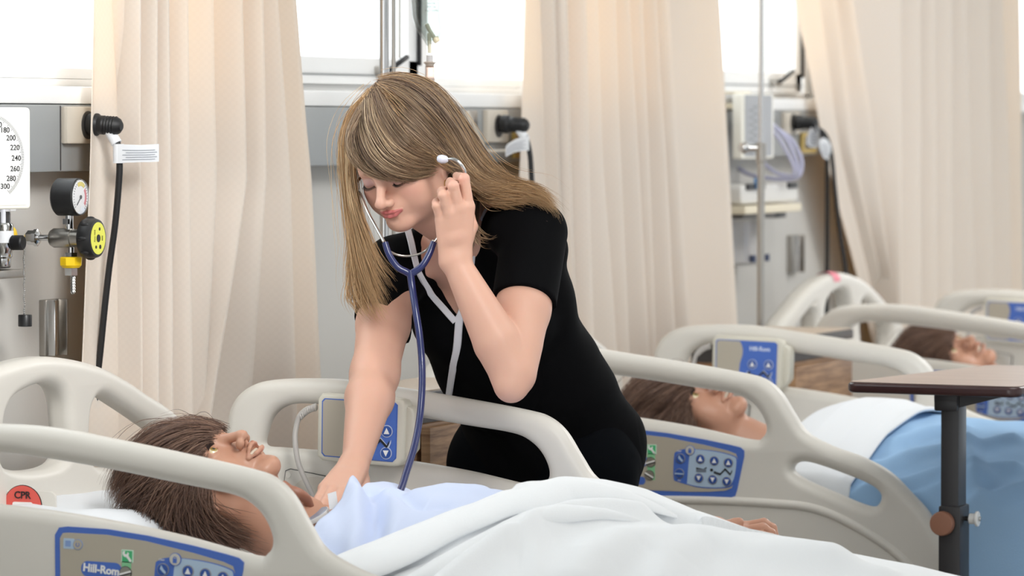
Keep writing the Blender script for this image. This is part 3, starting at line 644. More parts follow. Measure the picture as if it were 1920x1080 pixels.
GF = dict(seg=12)
def blob_panel(y, sgn):
    pass
def side_rail(name, root, yl, near, dx=0.0, dz=0.0):
    """yl: local y of the rail's centre plane"""
    b = MB(); sh = lambda P: [(a + dx, z + dz) for a, z in P]
    b.plate(sh(O1), M_PLASTIC, ((0, yl, 0), (1, 0, 0), (0, 0, 1), (0, -1, 0)), 0.044, 0.0182, holes=[sh(H1), sh(H2)], bres=6, smooth=True)
    out = -1 if near else 1
    # raised rib along the lower body, on both faces
    R_ = [(p[0] + dx, yl + out * 0.018, p[1] + dz) for p in RIDGE]
    b.tube(R_, [0.004] + [0.009] * 8 + [0.004], M_PLASTIC, 12, 6)
    R_ = [(p[0] + dx, yl - out * 0.018, p[1] + dz) for p in RIDGE]
    b.tube(R_, [0.004] + [0.009] * 8 + [0.004], M_PLASTIC, 12, 6)
    rail = b.obj(name, root, sharp=50)
    return rail
def glyph_body(b, F_, cx, cz, s, m, th=0.0006, bends=((-1.0, -0.1), (-0.3, -0.3), (0.25, 0.25), (0.8, -0.3), (1.0, 0.1))):
    """little lying figure: head dot and a bent thick line"""
    b.plate(circ(cx - 1.25 * s, cz + 0.12 * s, 0.17 * s, 14), m, F_, th)
    w_ = 0.12 * s; P = [(cx + a * s, cz + c * s) for a, c in bends]
    up = [(x, z + w_) for x, z in P]; dn = [(x, z - w_) for x, z in reversed(P)]
    b.plate(up + dn, m, F_, th)
def arrow_button(name, par, F_, cx, cz, r, up=True, ring=M_SILVER):
    b = MB(); b.plate(circ(cx, cz, r), ring, F_, 0.0016, 0.0003); O_ = np.array(F_[0]) + np.array(F_[3]) * 0.0009; F2 = (tuple(O_), *F_[1:])
    b.plate(circ(cx, cz, r * 0.86), M_DBLUE, F2, 0.001, 0.0003); O_ = O_ + np.array(F_[3]) * 0.0006; F3 = (tuple(O_), *F_[1:]); s = r * 0.55 * (1 if up else -1)
    b.plate([(cx - r * 0.5, cz - s * 0.8), (cx + r * 0.5, cz - s * 0.8), (cx, cz + s)] if up else [(cx, cz + s), (cx + r * 0.5, cz - s * 0.8), (cx - r * 0.5, cz - s * 0.8)], M_WHITE, F3, 0.0006)
    return b.obj(name, par)
def nurse_panel(rail, yf, dx=0.0, dz=0.0):
    """control panel on the outer face of a near side rail; yf = local y of that face"""
    N_ = lambda k: ((0, yf - 0.0004 * k, 0), (1, 0, 0), (0, 0, 1), (0, -1, 0))
    K = lambda px, py: (ony(px, py, 1.534 - 0.024)[0] + dx, ony(px, py, 1.534 - 0.024)[2] + dz)
    sh = lambda P: [(a + dx, z + dz) for a, z in P]
    def smooth(P, n=5): return c2(P, n)
    b = MB()
    outer = [(.511, .876), (.517, .8835), (.528, .885)] ; 
    top = [K(1190, 805), K(1250, 812), K(1320, 824), K(1368, 834)]; rt = [K(1388, 839), K(1395, 845), K(1395, 856), K(1389, 885), K(1382, 918), K(1378, 930), K(1370, 933)]
    bot = [K(1330, 933), K(1290, 932), K(1252, 930), K(1246, 933), K(1238, 934), K(1232, 930), K(1190, 926)]
    left = [(.545 + dx, .7745 + dz), (.532 + dx, .777 + dz), (.526 + dx, .786 + dz), (.5245 + dx, .83 + dz), (.523 + dx, .876 + dz), (.529 + dx, .886 + dz), (.541 + dx, .888 + dz)]
    P = top + rt + bot + left
    b.plate(P, M_BLUE, N_(1), 0.003)
    P2 = [K(1190, 813), K(1250, 820), K(1320, 834), K(1365, 845), K(1380, 851), K(1383, 860), K(1378, 890), K(1372, 915), K(1360, 920), K(1330, 922), K(1290, 922), K(1190, 918), (.541 + dx, .783 + dz), (.5335 + dx, .788 + dz), (.5325 + dx, .83 + dz), (.531 + dx, .872 + dz), (.535 + dx, .879 + dz), (.543 + dx, .880 + dz)]
    b.plate(P2, M_TAUPE, N_(3), 0.003)
    # right cluster
    P3 = [K(1264, 856), K(1268, 847), K(1285, 842), K(1320, 843), K(1350, 847), K(1375, 854), K(1383, 862), K(1380, 890), K(1374, 908), K(1366, 914), K(1340, 916), K(1310, 914), K(1290, 909), K(1270, 903), K(1263, 896)]
    b.plate(smooth(P3, 4), M_BLUE, N_(4), 0.003)
    P4 = [K(1294, 847), K(1300, 843), K(1320, 844), K(1350, 848.5), K(1374, 855.5), K(1381, 863), K(1378, 890), K(1372, 906), K(1364, 912), K(1340, 914), K(1310, 912), K(1290, 907), K(1289, 900)]
    b.plate(smooth(P4, 4), M_LBLUE, N_(5), 0.003)
    # green strip, spanner, logo
    a0 = K(1214, 850); a1 = K(1228, 900); b.plate([(a0[0], a1[1]), (a1[0], a1[1]), (a1[0], a0[1]), (a0[0], a0[1])], mat('label_pale_green', (132, 200, 150), 0.5), N_(4), 0.003)
    a0 = K(1213, 833); a1 = K(1231, 852); b.plate(rrect(a0[0], a1[1], a1[0], a0[1], 0.001), mat('pale_frame', (206, 232, 214), 0.5), N_(4), 0.003)
    a0 = K(1214.5, 834.5); a1 = K(1229.5, 850.5); b.plate([(a0[0], a1[1]), (a1[0], a1[1]), (a1[0], a0[1]), (a0[0], a0[1])], M_GREEN, N_(5), 0.003)
    b.plate([K(1215, 839), K(1216, 835), K(1219, 835.5), K(1218, 838.5), K(1220, 840), K(1222.5, 838.5), K(1222, 836.5), K(1224.5, 838), K(1224, 842), K(1229, 849), K(1226.5, 851), K(1221, 844), K(1217, 843)], M_WHITE, N_(6), 0.003)
    g = lambda px, py: (px, py)
    # logo pill: placed on the left part (seen on the near bed)
    lx, lz = .604 + dx - 0.001, .838 + dz
    bx_, bz_ = None, None
    lc = (0.5935 + dx, 0.8335 + dz)
    b.plate(rrect(lc[0] - 0.030, lc[1] - 0.0105, lc[0] + 0.030, lc[1] + 0.0105, 0.010), M_BLUE, ((lc[0] * 0, yf - 0.0016, 0), (1, 0, 0), (0, 0, 1), (0, -1, 0)), 0.003)
    O_ = (lc[0], yf - 0.0036, lc[1]); b.text('Hill-Rom', M_WHITE, (O_, (1, 0, -0.06), (0.06, 0, 1), (0, -1, 0)), 0.0148, 0.0008, bold=0.00045)
    lc = (0.5935 + dx, 0.800 + dz); b.plate(rrect(lc[0] - 0.026, lc[1] - 0.008, lc[0] + 0.026, lc[1] + 0.006, 0.006), M_BLUE, N_(4), 0.003)
    # power mark
    pc = (0.5445 + dx, 0.8655 + dz); b.plate(rrect(pc[0] - 0.008, pc[1] - 0.007, pc[0] + 0.008, pc[1] + 0.007, 0.001), M_LBLUE, N_(4), 0.003)
    b.plate(rrect(pc[0] - 0.005, pc[1] - 0.004, pc[0] + 0.003, pc[1] + 0.004, 0.001), mat('panel_mid_blue', (132, 158, 206), 0.5), N_(5), 0.003)
    b.plate(circ(pc[0] + 0.0135, pc[1] - 0.0005, 0.0072), mat('panel_mid_blue', (132, 158, 206), 0.5), N_(5), 0.003); b.plate(circ(pc[0] + 0.0135, pc[1] - 0.0005, 0.0064), M_TAUPE, N_(6), 0.003)
    b.plate(arc(2.1, 2.1 + 5.2, 0.002, 0.0028), M_BLUE, ((pc[0] + 0.0135, yf - 0.0028, pc[1] - 0.0005), (1, 0, 0), (0, 0, 1), (0, -1, 0)), 0.003)
    # glyphs
    c_ = K(1315, 881); b.plate([(c_[0] - .009, c_[1] - .004), (c_[0] + .009, c_[1] - .004), (c_[0] + .009, c_[1] + .001), (c_[0] - .009, c_[1] + .001)], mat('glyph_grey', (112, 122, 136), 0.5), N_(6), 0.003)
    b.plate([(c_[0] - .009, c_[1] + .004), (c_[0] + .004, c_[1] + .002), (c_[0] + .010, c_[1] + .005), (c_[0] + .010, c_[1] + .0025), (c_[0] - .009, c_[1] + .001)], M_INK, N_(7), 0.003)
    c_ = K(1356, 884); glyph_body(b, N_(7), c_[0], c_[1], 0.0165, M_INK, 0.003)
    c_ = K(1274, 844.5); b.text('Chair', M_WHITE, ((c_[0], yf - 0.0035, c_[1] - 0.001), (1, 0, 0), (0, 0, 1), (0, -1, 0)), 0.0038, 0.0006); c_ = K(1274, 902)
    b.text('Flat', M_WHITE, ((c_[0], yf - 0.0035, c_[1] + 0.001), (1, 0, 0), (0, 0, 1), (0, -1, 0)), 0.0038, 0.0006)
    pn = b.obj('control_panel', rail, 'blue and taupe control panel')
    FB = ((0, yf - 0.0042, 0), (1, 0, 0), (0, 0, 1), (0, -1, 0)); FB2 = ((0, yf - 0.0030, 0), (1, 0, 0), (0, 0, 1), (0, -1, 0))
    for (px, py, up) in ((1314, 860.5, 1), (1340, 864, 1), (1366.5, 867.5, 1), (1311, 896, 0), (1337, 899, 0), (1363.5, 902.5, 0)):
        c_ = K(px, py); arrow_button('arrow_button', rail, FB, c_[0], c_[1], 0.0083, bool(up))
    for (px, py) in ((1276.5, 859.5), (1274.5, 887.5)):
        c_ = K(px, py); bb = MB(); bb.plate(circ(c_[0], c_[1], 0.0086), M_SILVER, FB, 0.0016, 0.0003); F2 = ((0, yf - 0.0052, 0), *FB[1:]); bb.plate(circ(c_[0], c_[1], 0.0075), M_DBLUE, F2, 0.001)
        F3 = ((0, yf - 0.0058, 0), *FB[1:])
        if py < 870: bb.plate([(c_[0] - .002, c_[1] + .006), (c_[0] - .004, c_[1] + .001), (c_[0], c_[1] - .003), (c_[0] + .004, c_[1] - .006), (c_[0] + .005, c_[1] - .003), (c_[0] + .001, c_[1] + .001)], M_LBLUE, F3, 0.0006)
        else: bb.plate([(c_[0] - .008, c_[1] - .0012), (c_[0] + .008, c_[1] - .002), (c_[0] + .008, c_[1] + .0002), (c_[0] - .008, c_[1] + .001)], M_LBLUE, F3, 0.0006)
        bb.obj('position_button', rail)
    c_ = K(1294.5, 844); bb = MB(); bb.plate(circ(c_[0], c_[1], 0.0086), M_BLUE, FB, 0.0016); F2 = ((0, yf - 0.0052, 0), *FB[1:]); bb.plate(circ(c_[0], c_[1], 0.0078), mat('lock_face', (200, 198, 190), 0.4), F2, 0.001)
    F3 = ((0, yf - 0.0058, 0), *FB[1:]); bb.plate(rrect(c_[0] - .0028, c_[1] - .005, c_[0] + .0028, c_[1] + .001, .0006), M_BLUE, F3, 0.0006); bb.plate([(p[0] + c_[0], p[1] + c_[1] + .001) for p in arc(0, PI, .0016, .0026)], M_BLUE, F3, 0.0006); bb.obj('lock_button', rail)
    for (px, py, a) in ((1220, 866.5, 0.3), (1218, 891, -0.5)):
        c_ = K(px, py); bb = MB(); bb.plate(circ(c_[0], c_[1], 0.0090), M_DARK, FB2, 0.0016); F2 = ((0, yf - 0.0040, 0), *FB[1:]); bb.plate(circ(c_[0], c_[1], 0.0082), mat('key_switch', (150, 148, 138), 0.35, 0.4), F2, 0.001)
        F3 = ((c_[0], yf - 0.0046, c_[1]), (math.cos(a), 0, math.sin(a)), (-math.sin(a), 0, math.cos(a)), (0, -1, 0)); bb.plate([(-.0085, -.0012), (.0085, -.0012), (.0085, .0012), (-.0085, .0012)], M_WHITE, F3, 0.001); bb.plate([(-.0085, -.003), (.0085, -.003), (.0085, -.0012), (-.0085, -.0012)], M_INK, F3, 0.001)
        bb.obj('key_switch', rail)
HB = [(-.52, .62), (-.52, .90), (-.50, .945), (-.44, .984), (-.36, 1.012), (-.27, 1.043), (-.16, 1.068), (0, 1.080), (.16, 1.063), (.27, 1.036), (.36, 1.005), (.44, .978), (.50, .945), (.52, .90), (.52, .62), (.30, .58), (-.30, .58)]
HBC = [(-.125, .93), (-.125, .985), (-.112, 1.012), (-.075, 1.030), (0, 1.041), (.05, 1.034), (.075, 1.016), (.085, .985), (.085, .93), (0, .915)]
HBR = [(.155, .93), (.155, .985), (.175, 1.008), (.21, 1.012), (.27, .993), (.36, .961), (.41, .94), (.42, .91), (.40, .89), (.30, .90), (.19, .905)]
def make_bed(yc, label, n, near_dx=0.0, near_dz=0.0, tape=False, hb_dy=0.0):
    MB.AUTO = False
    root = thing('hospital_bed', (0.2, yc, 0), label, 'hospital bed', 'hospital beds along the window wall'); o = (0.2, 0, 0)
    T = lambda ob: ob
    # frame and deck
    b = MB(); b.box((1.25, 0, 0.40), (1.9, 0.74, 0.07), M_PLASTIC2, 0.02); b.box((1.25, 0, 0.29), (1.7, 0.5, 0.06), M_DARK, 0.02)
    for sx in (0.6, 1.9): b.box((sx, 0, 0.36), (0.12, 0.4, 0.12), M_DARK, 0.01)
    b.obj('base_frame', root)
    MB().box((1.27, 0, 0.515), (2.0, 0.86, 0.07), M_PLASTIC2, 0.02).obj('mattress_deck', root)
    for sx in (0.5, 2.0):
        for sy in (-0.33, 0.33): MB().cyl((sx, sy - 0.02, ZF + 0.06), (sx, sy + 0.02, ZF + 0.06), 0.06, M_RUBBER, 24, bev=0.01).cyl((sx, sy, ZF + 0.1), (sx, sy, 0.30), 0.02, M_STEEL, 14).obj('castor', root)
    hs = lambda P: [(a + hb_dy, z) for a, z in P]
    hl = [(-a - .03 * (a < .2), z) for a, z in HBR][::-1]
    h = MB().plate(c2(hs(HB), 5), M_PLASTIC, XF((0.2, 0, 0)), 0.046, 0.0165, holes=[c2(hs(HBC), 5), c2(hs(HBR), 5), c2(hs(hl), 5)], bres=6, smooth=True).obj('headboard', root, sharp=50)
    if tape:
        b = MB()
        import itertools
        P = [(0.2 + 0.0238 * math.cos(a), 0, 1.064 + 0.0185 * math.sin(a)) for a in np.linspace(-PI * .5, PI * 0.9, 16)]
        V = []; 
        for dy_ in (-0.045, 0.005): V += [(p[0], dy_ - 0.02, p[2]) for p in P]
        n_ = len(P); b.add(V, [(i, i + 1, n_ + i + 1, n_ + i) for i in range(n_ - 1)], mat('pink_tape', (240, 140, 156), 0.5)); b.obj('pink_tape', h, 'pink tape band')
    MB().box((2.28, 0, 0.66), (0.05, 0.9, 0.32), M_PLASTIC, 0.024, 4).obj('footboard', root)
    rn = side_rail('side_rail', root, -0.466, True, near_dx, near_dz); nurse_panel(rn, -0.466 - 0.0215, near_dx, near_dz + (0.010 if n == 0 else 0))
    rf = side_rail('side_rail', root, 0.466, False)
    # speaker hatch on the inner face of the far rail
    A_ = lambda px, py: (ony(px, py, 0.4435)[0], ony(px, py, 0.4435)[2])
    Fi = ((0, 0.4425, 0), (1, 0, 0), (0, 0, 1), (0, -1, 0)); q = [A_(536, 882), A_(545, 878.5), A_(640, 898), A_(648, 904), A_(640, 985), A_(522, 985)]
    b = MB(); b.plate(q, M_INK, Fi, 0.002); cx_ = sum(p[0] for p in q) / 6; cz_ = sum(p[1] for p in q) / 6
    b.plate([(cx_ + (p[0] - cx_) * 0.975, cz_ + (p[1] - cz_) * 0.97) for p in q], M_PLASTIC2, ((0, 0.4415, 0), *Fi[1:]), 0.002)
    s_ = A_(590, 945); b.plate(circ(s_[0], s_[1], 0.042, 40, 0.042), mat('speaker_taupe', (196, 190, 180), 0.5), ((0, 0.4405, 0), *Fi[1:]), 0.002)
    for p_ in ((542, 890), (615, 900)): c_ = A_(*p_); b.plate(circ(c_[0], c_[1], 0.0045), M_PLASTIC, ((0, 0.4405, 0), *Fi[1:]), 0.002)
    b.obj('speaker_hatch', rf)
    for ch in root.children:
        pass
    # shift children so that their coordinates are local to the root
    for ch in root.children: ch.location = (-0.2, 0, 0)
    MB.AUTO = True
    return root
bed_labels = ['pale plastic hospital bed nearest the camera, its rail crossing the lower left corner',
              'middle pale plastic hospital bed, its rail panel just right of the woman',
              'farthest pale plastic hospital bed with pink tape on its headboard']
beds = [make_bed(0.0, bed_labels[0], 0, -0.036, -0.013), make_bed(2.0, bed_labels[1], 1), make_bed(4.0, bed_labels[2], 2, tape=True)]
# the near bed's head section is raised a little less, so its near rail dips more to the foot
_rl = [c for c in beds[0].children if c.name.startswith('side_rail')][0]; _ph = 0.028; _p = Vector((0.39, 0, 1.0)); _rl.location = Vector(_rl.location) + _p - Matrix.Rotation(_ph, 3, 'Y') @ _p; _rl.rotation_euler.y = _ph
# CPR release plate by the near headboard
MB.AUTO = False
hb = [c for c in beds[0].children if c.name.startswith('headboard')][0]
CY = -0.125; q = ony(43, 949, CY); cx_, cz_ = q[0], q[2]; Fc = lambda k: ((0, CY - 0.0006 * k, 0), (1, 0, 0), (0, 0, 1), (0, -1, 0)); b = MB()
b.plate(rrect(cx_ - 0.055, cz_ - 0.06, cx_ + 0.052, cz_ + 0.022, 0.01), M_PLASTIC, Fc(-4), 0.004, 0.001)
b.plate(circ(cx_, cz_, 0.0305, 40), M_INK, Fc(0), 0.0008); b.plate(circ(cx_, cz_, 0.0295, 40), mat('cpr_red', (222, 92, 82), 0.5), Fc(1), 0.0008)
b.plate(rrect(cx_ - 0.016, cz_ - 0.03, cx_ + 0.016, cz_ + 0.006, 0.003), M_WHITE, Fc(2), 0.0008)
for dx_ in (-0.005, 0.005): b.plate([(p[0] + cx_ + dx_, p[1] + cz_ - 0.002) for p in arc(0, PI, 0.003, 0.0042)], M_INK, Fc(3), 0.0006)
b.text('CPR', M_INK, ((cx_, CY - 0.0018, cz_ + 0.0155), (1, 0, 0), (0, 0, 1), (0, -1, 0)), 0.0145, 0.0006, bold=0.0002)
b.box((cx_ - 0.03, CY + 0.012, cz_ - 0.05), (0.08, 0.02, 0.03), M_PLASTIC, 0.004)
b.obj('cpr_plate', hb, 'round red CPR sign on a pale plate'); MB.AUTO = True

# ---------------------------------------------------------------- bed remotes hanging on the far rails
def remote(yc, dy, label, px0=None, dx=0.0, dz=0.0):
    y = yc + 0.466 - 0.0225 - 0.020
    t = thing('bed_remote', (0.54 + dx, y, 0.9), label, 'bed remote', 'remotes hooked on the far side rails'); o = (0.54 + dx, y, 0.9)
    K = lambda px, py: (ony(px, py, 0.40)[0] + dx, ony(px, py, 0.40)[2] + dz)
    yf = y - 0.017; Fx = lambda k: ((0, yf - 0.0005 * k, 0), (1, 0, 0), (0, 0, 1), (0, -1, 0))
    out = [K(592, 748), K(600, 738), K(680, 744), K(740, 748), K(752, 752), K(756, 762), K(753, 860), K(745, 873), K(735, 876), K(600, 864), K(590, 856)]
    b = MB(); cas = mat('remote_case', (212, 208, 194), 0.4)
    b.plate(out, cas, ((0, y, 0), (1, 0, 0), (0, 0, 1), (0, -1, 0)), 0.034, 0.006, bres=4, smooth=True)
    b.plate([K(750, 760), K(766, 768), K(770, 780), K(768, 845), K(755, 862), K(748, 868)], cas, ((0, y + 0.006, 0), (1, 0, 0), (0, 0, 1), (0, -1, 0)), 0.03, 0.004, bres=3, smooth=True)
    b.obj('case', t, off=o, sharp=50)
    b = MB(); fr = [K(601, 752), K(606, 747), K(738, 755), K(743, 760), K(740, 860), K(733, 867), K(605, 856), K(600, 850)]
    cxx = np.mean([p[0] for p in fr]); czz_ = np.mean([p[1] for p in fr])
    b.plate(fr, M_BLUE, Fx(1), 0.001); b.plate([(cxx + (p[0] - cxx) * 0.97, czz_ + (p[1] - czz_) * 0.965) for p in fr], M_TAUPE, Fx(2), 0.001)
    bl = [K(657, 752), K(738, 756), K(741.5, 762), K(739, 858), K(733, 865.5), K(660, 860), K(656, 850), K(655, 825), K(657, 805), K(663, 785), K(664, 772), K(661, 760)]
    b.plate(bl, M_BLUE, Fx(3), 0.001)
    c_ = K(703, 771); b.text('Hill-Rom', mat('logo_pale', (214, 224, 244), 0.5), ((c_[0], yf - 0.0024, c_[1]), (1, 0, -0.04), (0.04, 0, 1), (0, -1, 0)), 0.0115, 0.0005, bold=0.0003)
    c_ = K(706, 831); glyph_body(b, Fx(5), c_[0], c_[1], 0.0205, mat('glyph_halo', (196, 206, 226), 0.5), 0.0006, ((-1.05, -0.1), (-0.3, -0.35), (0.25, 0.3), (0.85, -0.35), (1.08, 0.15))); glyph_body(b, Fx(6), c_[0], c_[1], 0.019, M_INK, 0.0006)
    b.obj('face_label', t, 'blue and taupe face label', off=(0, 0, 0))
    for (px, py, up) in ((686, 807, 1), (723.5, 809, 1), (684, 846, 0), (722, 850, 0)):
        c_ = K(px, py); ob = arrow_button('arrow_button', t, Fx(5), c_[0], c_[1], 0.0095, bool(up), mat('ring_pale', (180, 190, 214), 0.4))
    # cable with strain relief
    Pq = lambda px, py, yy_: (ony(px, py, 0.42)[0] + dx, yy_, ony(px, py, 0.42)[2] + dz)
    cab = mat('cable_grey', (186, 182, 178), 0.4)
    b = MB(); 
    for k in range(9):
        u = k / 8; b.sphere(Pq(590 - 26 * u, 764 + 4 * u + 13 * u * u, y), 0.0062 - 0.001 * u, cab, 12, 8, (0.45, 1, 1))
    b.obj('strain_relief', t, off=(0, 0, 0))
    MB().tube([Pq(592, 764, y), Pq(575, 767, y), Pq(561, 779, y), Pq(554, 800, y), Pq(554, 825, y - 0.005), Pq(562, 865, y - 0.01), Pq(577, 900, y - 0.012), Pq(597, 940, y - 0.012), Pq(620, 985, y - 0.012)], 0.0042, cab, 12, 8).obj('cable', t, off=(0, 0, 0))
    MB().box((K(680, 740)[0], y + 0.03, K(680, 740)[1] - 0.012), (0.05, 0.04, 0.012), cas, 0.004).obj('rail_hook', t, off=(0, 0, 0))
    return t
remote(0.0, 0, 'grey bed remote on the near bed\'s far rail, behind the woman\'s arm')
remote(2.0, 0, 'grey bed remote on the middle bed, right of the woman', dx=-0.035)
remote(4.0, 0, 'grey bed remote on the farthest bed, cut by the right edge', dx=-0.03)

# ---------------------------------------------------------------- bedside cabinets
M_OAK = wood_mat('oak_laminate', (172, 134, 98), (122, 88, 60), (0.6, 0.6, 9))
M_TOP = mat('cabinet_top_laminate', (196, 178, 158), 0.4)
def cabinet(xf, y0, y1, zt, label, dep=0.22):
    t = thing('bedside_cabinet', (xf - 0.2, (y0 + y1) / 2, 0), label, 'cabinet', 'bedside cabinets between the beds'); o = 0; x0 = xf - dep
    MB().box(((x0 + xf) / 2, (y0 + y1) / 2, zt - 0.010), (xf - x0 + 0.01, y1 - y0 + 0.02, 0.020), M_DARK, 0.004).box(((x0 + xf) / 2, (y0 + y1) / 2, zt + 0.001), (xf - x0, y1 - y0 + 0.01, 0.003), M_TOP, 0.001).obj('top', t, off=(0, 0, 0))
    MB().box(((x0 + xf) / 2 - 0.01, (y0 + y1) / 2, zt - 0.037), (xf - x0 - 0.03, y1 - y0 - 0.01, 0.034), M_DARK).obj('recess', t, off=(0, 0, 0))
    zb = ZF + 0.08; b = MB(); b.box(((x0 + xf) / 2 - 0.008, (y0 + y1) / 2, (zt - 0.054 + zb) / 2), (xf - x0 - 0.016, y1 - y0, zt - 0.054 - zb), M_OAK, 0.003); b.obj('carcass', t, off=(0, 0, 0))
    hz = [(zt - 0.056, zt - 0.21), (zt - 0.215, zt - 0.37), (zt - 0.375, zb + 0.01)]
    for i, (a, c) in enumerate(hz):
        d = MB().box((xf - 0.002, (y0 + y1) / 2, (a + c) / 2), (0.016, y1 - y0 - 0.006, a - c - 0.004), M_OAK, 0.002).obj('drawer' if i < 2 else 'door', t, off=(0, 0, 0))
        ym = (y0 + y1) / 2
        MB().tube([(xf + 0.006, ym - 0.05, (a + c) / 2), (xf + 0.028, ym - 0.045, (a + c) / 2), (xf + 0.028, ym + 0.045, (a + c) / 2), (xf + 0.006, ym + 0.05, (a + c) / 2)], 0.005, M_STEEL, 10).obj('handle', d, off=(0, 0, 0))
    for sx in (x0 + 0.05, xf - 0.05):
        for sy in (y0 + 0.05, y1 - 0.05): MB().cyl((sx, sy - 0.012, ZF + 0.03), (sx, sy + 0.012, ZF + 0.03), 0.03, M_RUBBER, 18).cyl((sx, sy, ZF + 0.05), (sx, sy, ZF + 0.085), 0.008, M_STEEL).obj('castor', t, off=(0, 0, 0))
    return t
cabinet(0.50, 0.79, 1.13, 0.991, 'oak bedside cabinet between the near bed and the window wall, beside the woman', 0.15)
q = onx(1594, 617, 0.50); cabinet(0.50, q[1] - 0.40, q[1], q[2], 'oak bedside cabinet behind the middle bed\'s remote')

# ---------------------------------------------------------------- overbed table
ZT_ = 0.992
M_TTOP = wood_mat('table_laminate', (188, 168, 156), (172, 152, 141), (0.5, 3, 3), 0.35)
A0 = onz(1582, 716, ZT_); A1 = onz(1908, 726, ZT_); A3 = onz(1722, 680.5, ZT_)
ex = Vector(A1 - A0); w_ = ex.length; ex.normalize(); ey = Vector((-ex.y, ex.x, 0)); l_ = (Vector(A3 - A0)).dot(ey)
t = thing('overbed_table', tuple(onz(1780, 745, 0.0) * 0 + np.array([A0[0] + 0.2, A0[1] + 0.12, ZF])), 'brown-topped overbed table on a black column at the right', 'table'); o = tuple(t.location)
Ft = (tuple(A0 + np.array([0, 0, -0.009])), tuple(ex), tuple(ey), (0, 0, 1))
MB().plate(rrect(0, 0, w_, l_, 0.022, 8), mat('table_edge', (64, 42, 42), 0.25), Ft, 0.0175, 0.006, bres=4, smooth=True).obj('table_edge', t, 'dark rounded rim', off=o, sharp=50)
Ft2 = (tuple(A0 + np.array([0, 0, 0.0002])), tuple(ex), tuple(ey), (0, 0, 1))
MB().plate(rrect(0.004, 0.004, w_ - 0.004, l_ - 0.004, 0.019, 8), M_TTOP, Ft2, 0.0006).obj('table_top', t, off=(0, 0, 0))
M_COL = mat('column_black', (44, 42, 44), 0.42)
ycl = A0[1] + 0.05
Q = lambda px, py: ony(px, py, ycl)
cl, cr_ = Q(1762, 850)[0], Q(1796, 850)[0]; cw = cr_ - cl; cxm = (cl + cr_) / 2; zsl = Q(1780, 949)[2]
RZ = Matrix.Rotation(math.atan2(ex.y, ex.x), 4, 'Z')
MB().box((cxm, ycl + 0.03, (0.2 + ZT_ - 0.02) / 2), (cw, 0.05, ZT_ - 0.22), M_COL, 0.003).obj('inner_column', t, off=(0, 0, 0))
MB().box((cxm + 0.001, ycl + 0.03, (ZF + 0.1 + zsl) / 2), (cw * 1.22, 0.06, zsl - ZF - 0.1), M_COL, 0.004).obj('outer_column', t, off=(0, 0, 0))
MB().box((cxm - 0.006, ycl + 0.1, ZT_ - 0.026), (cw * 1.3, 0.2, 0.016), M_COL, 0.003).box((cxm - 0.006, ycl + 0.03, ZT_ - 0.038), (cw * 1.3, 0.06, 0.02), M_COL, 0.004).obj('top_bracket', t, off=(0, 0, 0))
zb_ = ZT_ - 0.02; b = MB(); b.add([(cxm, ycl + 0.01, zb_), (cxm + 0.085, ycl + 0.01, zb_), (cxm + 0.085, ycl + 0.01, zb_ - 0.004), (cxm, ycl + 0.01, zb_ - 0.026), (cxm, ycl + 0.02, zb_), (cxm + 0.085, ycl + 0.02, zb_), (cxm + 0.085, ycl + 0.02, zb_ - 0.004), (cxm, ycl + 0.02, zb_ - 0.026)],
    [(0, 1, 2, 3), (7, 6, 5, 4), (0, 4, 5, 1), (1, 5, 6, 2), (2, 6, 7, 3), (3, 7, 4, 0)], M_COL, False); b.obj('bracket_gusset', t, off=(0, 0, 0))
k0 = ony(1768.5, 981, ycl - 0.005); M_BRN = mat('knob_brown', (150, 104, 82), 0.45)
b = MB(); RYN = Matrix.Rotation(PI / 2, 4, 'X')
b.lathe([(0.0165, 0), (0.0195, 0.002), (0.0195, 0.014), (0.0185, 0.0165), (0.005, 0.0175)], M_BRN, Matrix.Translation((k0[0], ycl - 0.003, k0[2])) @ RYN, 48)
for i in range(48): a = 2 * PI * i / 48; b.box((k0[0] + 0.0197 * math.cos(a), ycl - 0.011, k0[2] + 0.0197 * math.sin(a)), (0.0012, 0.011, 0.0012), M_BRN)
b.obj('height_knob', t, 'brown ribbed knob', off=(0, 0, 0))
k1 = Q(1803, 975); k2 = Q(1830, 975)
MB().cyl((k1[0] - 0.005, ycl + 0.03, k1[2]), (k1[0] + 0.008, ycl + 0.03, k1[2]), 0.004, M_BLACK, 12).cyl((k1[0] + 0.005, ycl + 0.03, k1[2]), (k1[0] + 0.018, ycl + 0.03, k1[2]), 0.009, M_WHITE, 24, bev=0.001).cyl((k1[0] + 0.016, ycl + 0.03, k1[2]), (k1[0] + 0.021, ycl + 0.03, k1[2]), 0.0128, M_WHITE, 28, bev=0.001).cyl((k1[0] + 0.02, ycl + 0.03, k1[2]), (k1[0] + 0.025, ycl + 0.03, k1[2]), 0.004, M_CHROME, 12, bev=0.001).obj('release_knob', t, 'white release knob', off=(0, 0, 0))
b = MB(); b.box((cxm, ycl + 0.03, ZF + 0.09), (0.08, 0.08, 0.05), M_COL, 0.01); b.box((cxm, ycl + 0.30, ZF + 0.075), (0.05, 0.62, 0.035), M_COL, 0.008)
b.box((cxm, ycl + 0.02, ZF + 0.075), (0.34, 0.05, 0.035), M_COL, 0.008); b.box((cxm, ycl + 0.58, ZF + 0.075), (0.34, 0.05, 0.035), M_COL, 0.008); b.obj('base', t, off=(0, 0, 0))
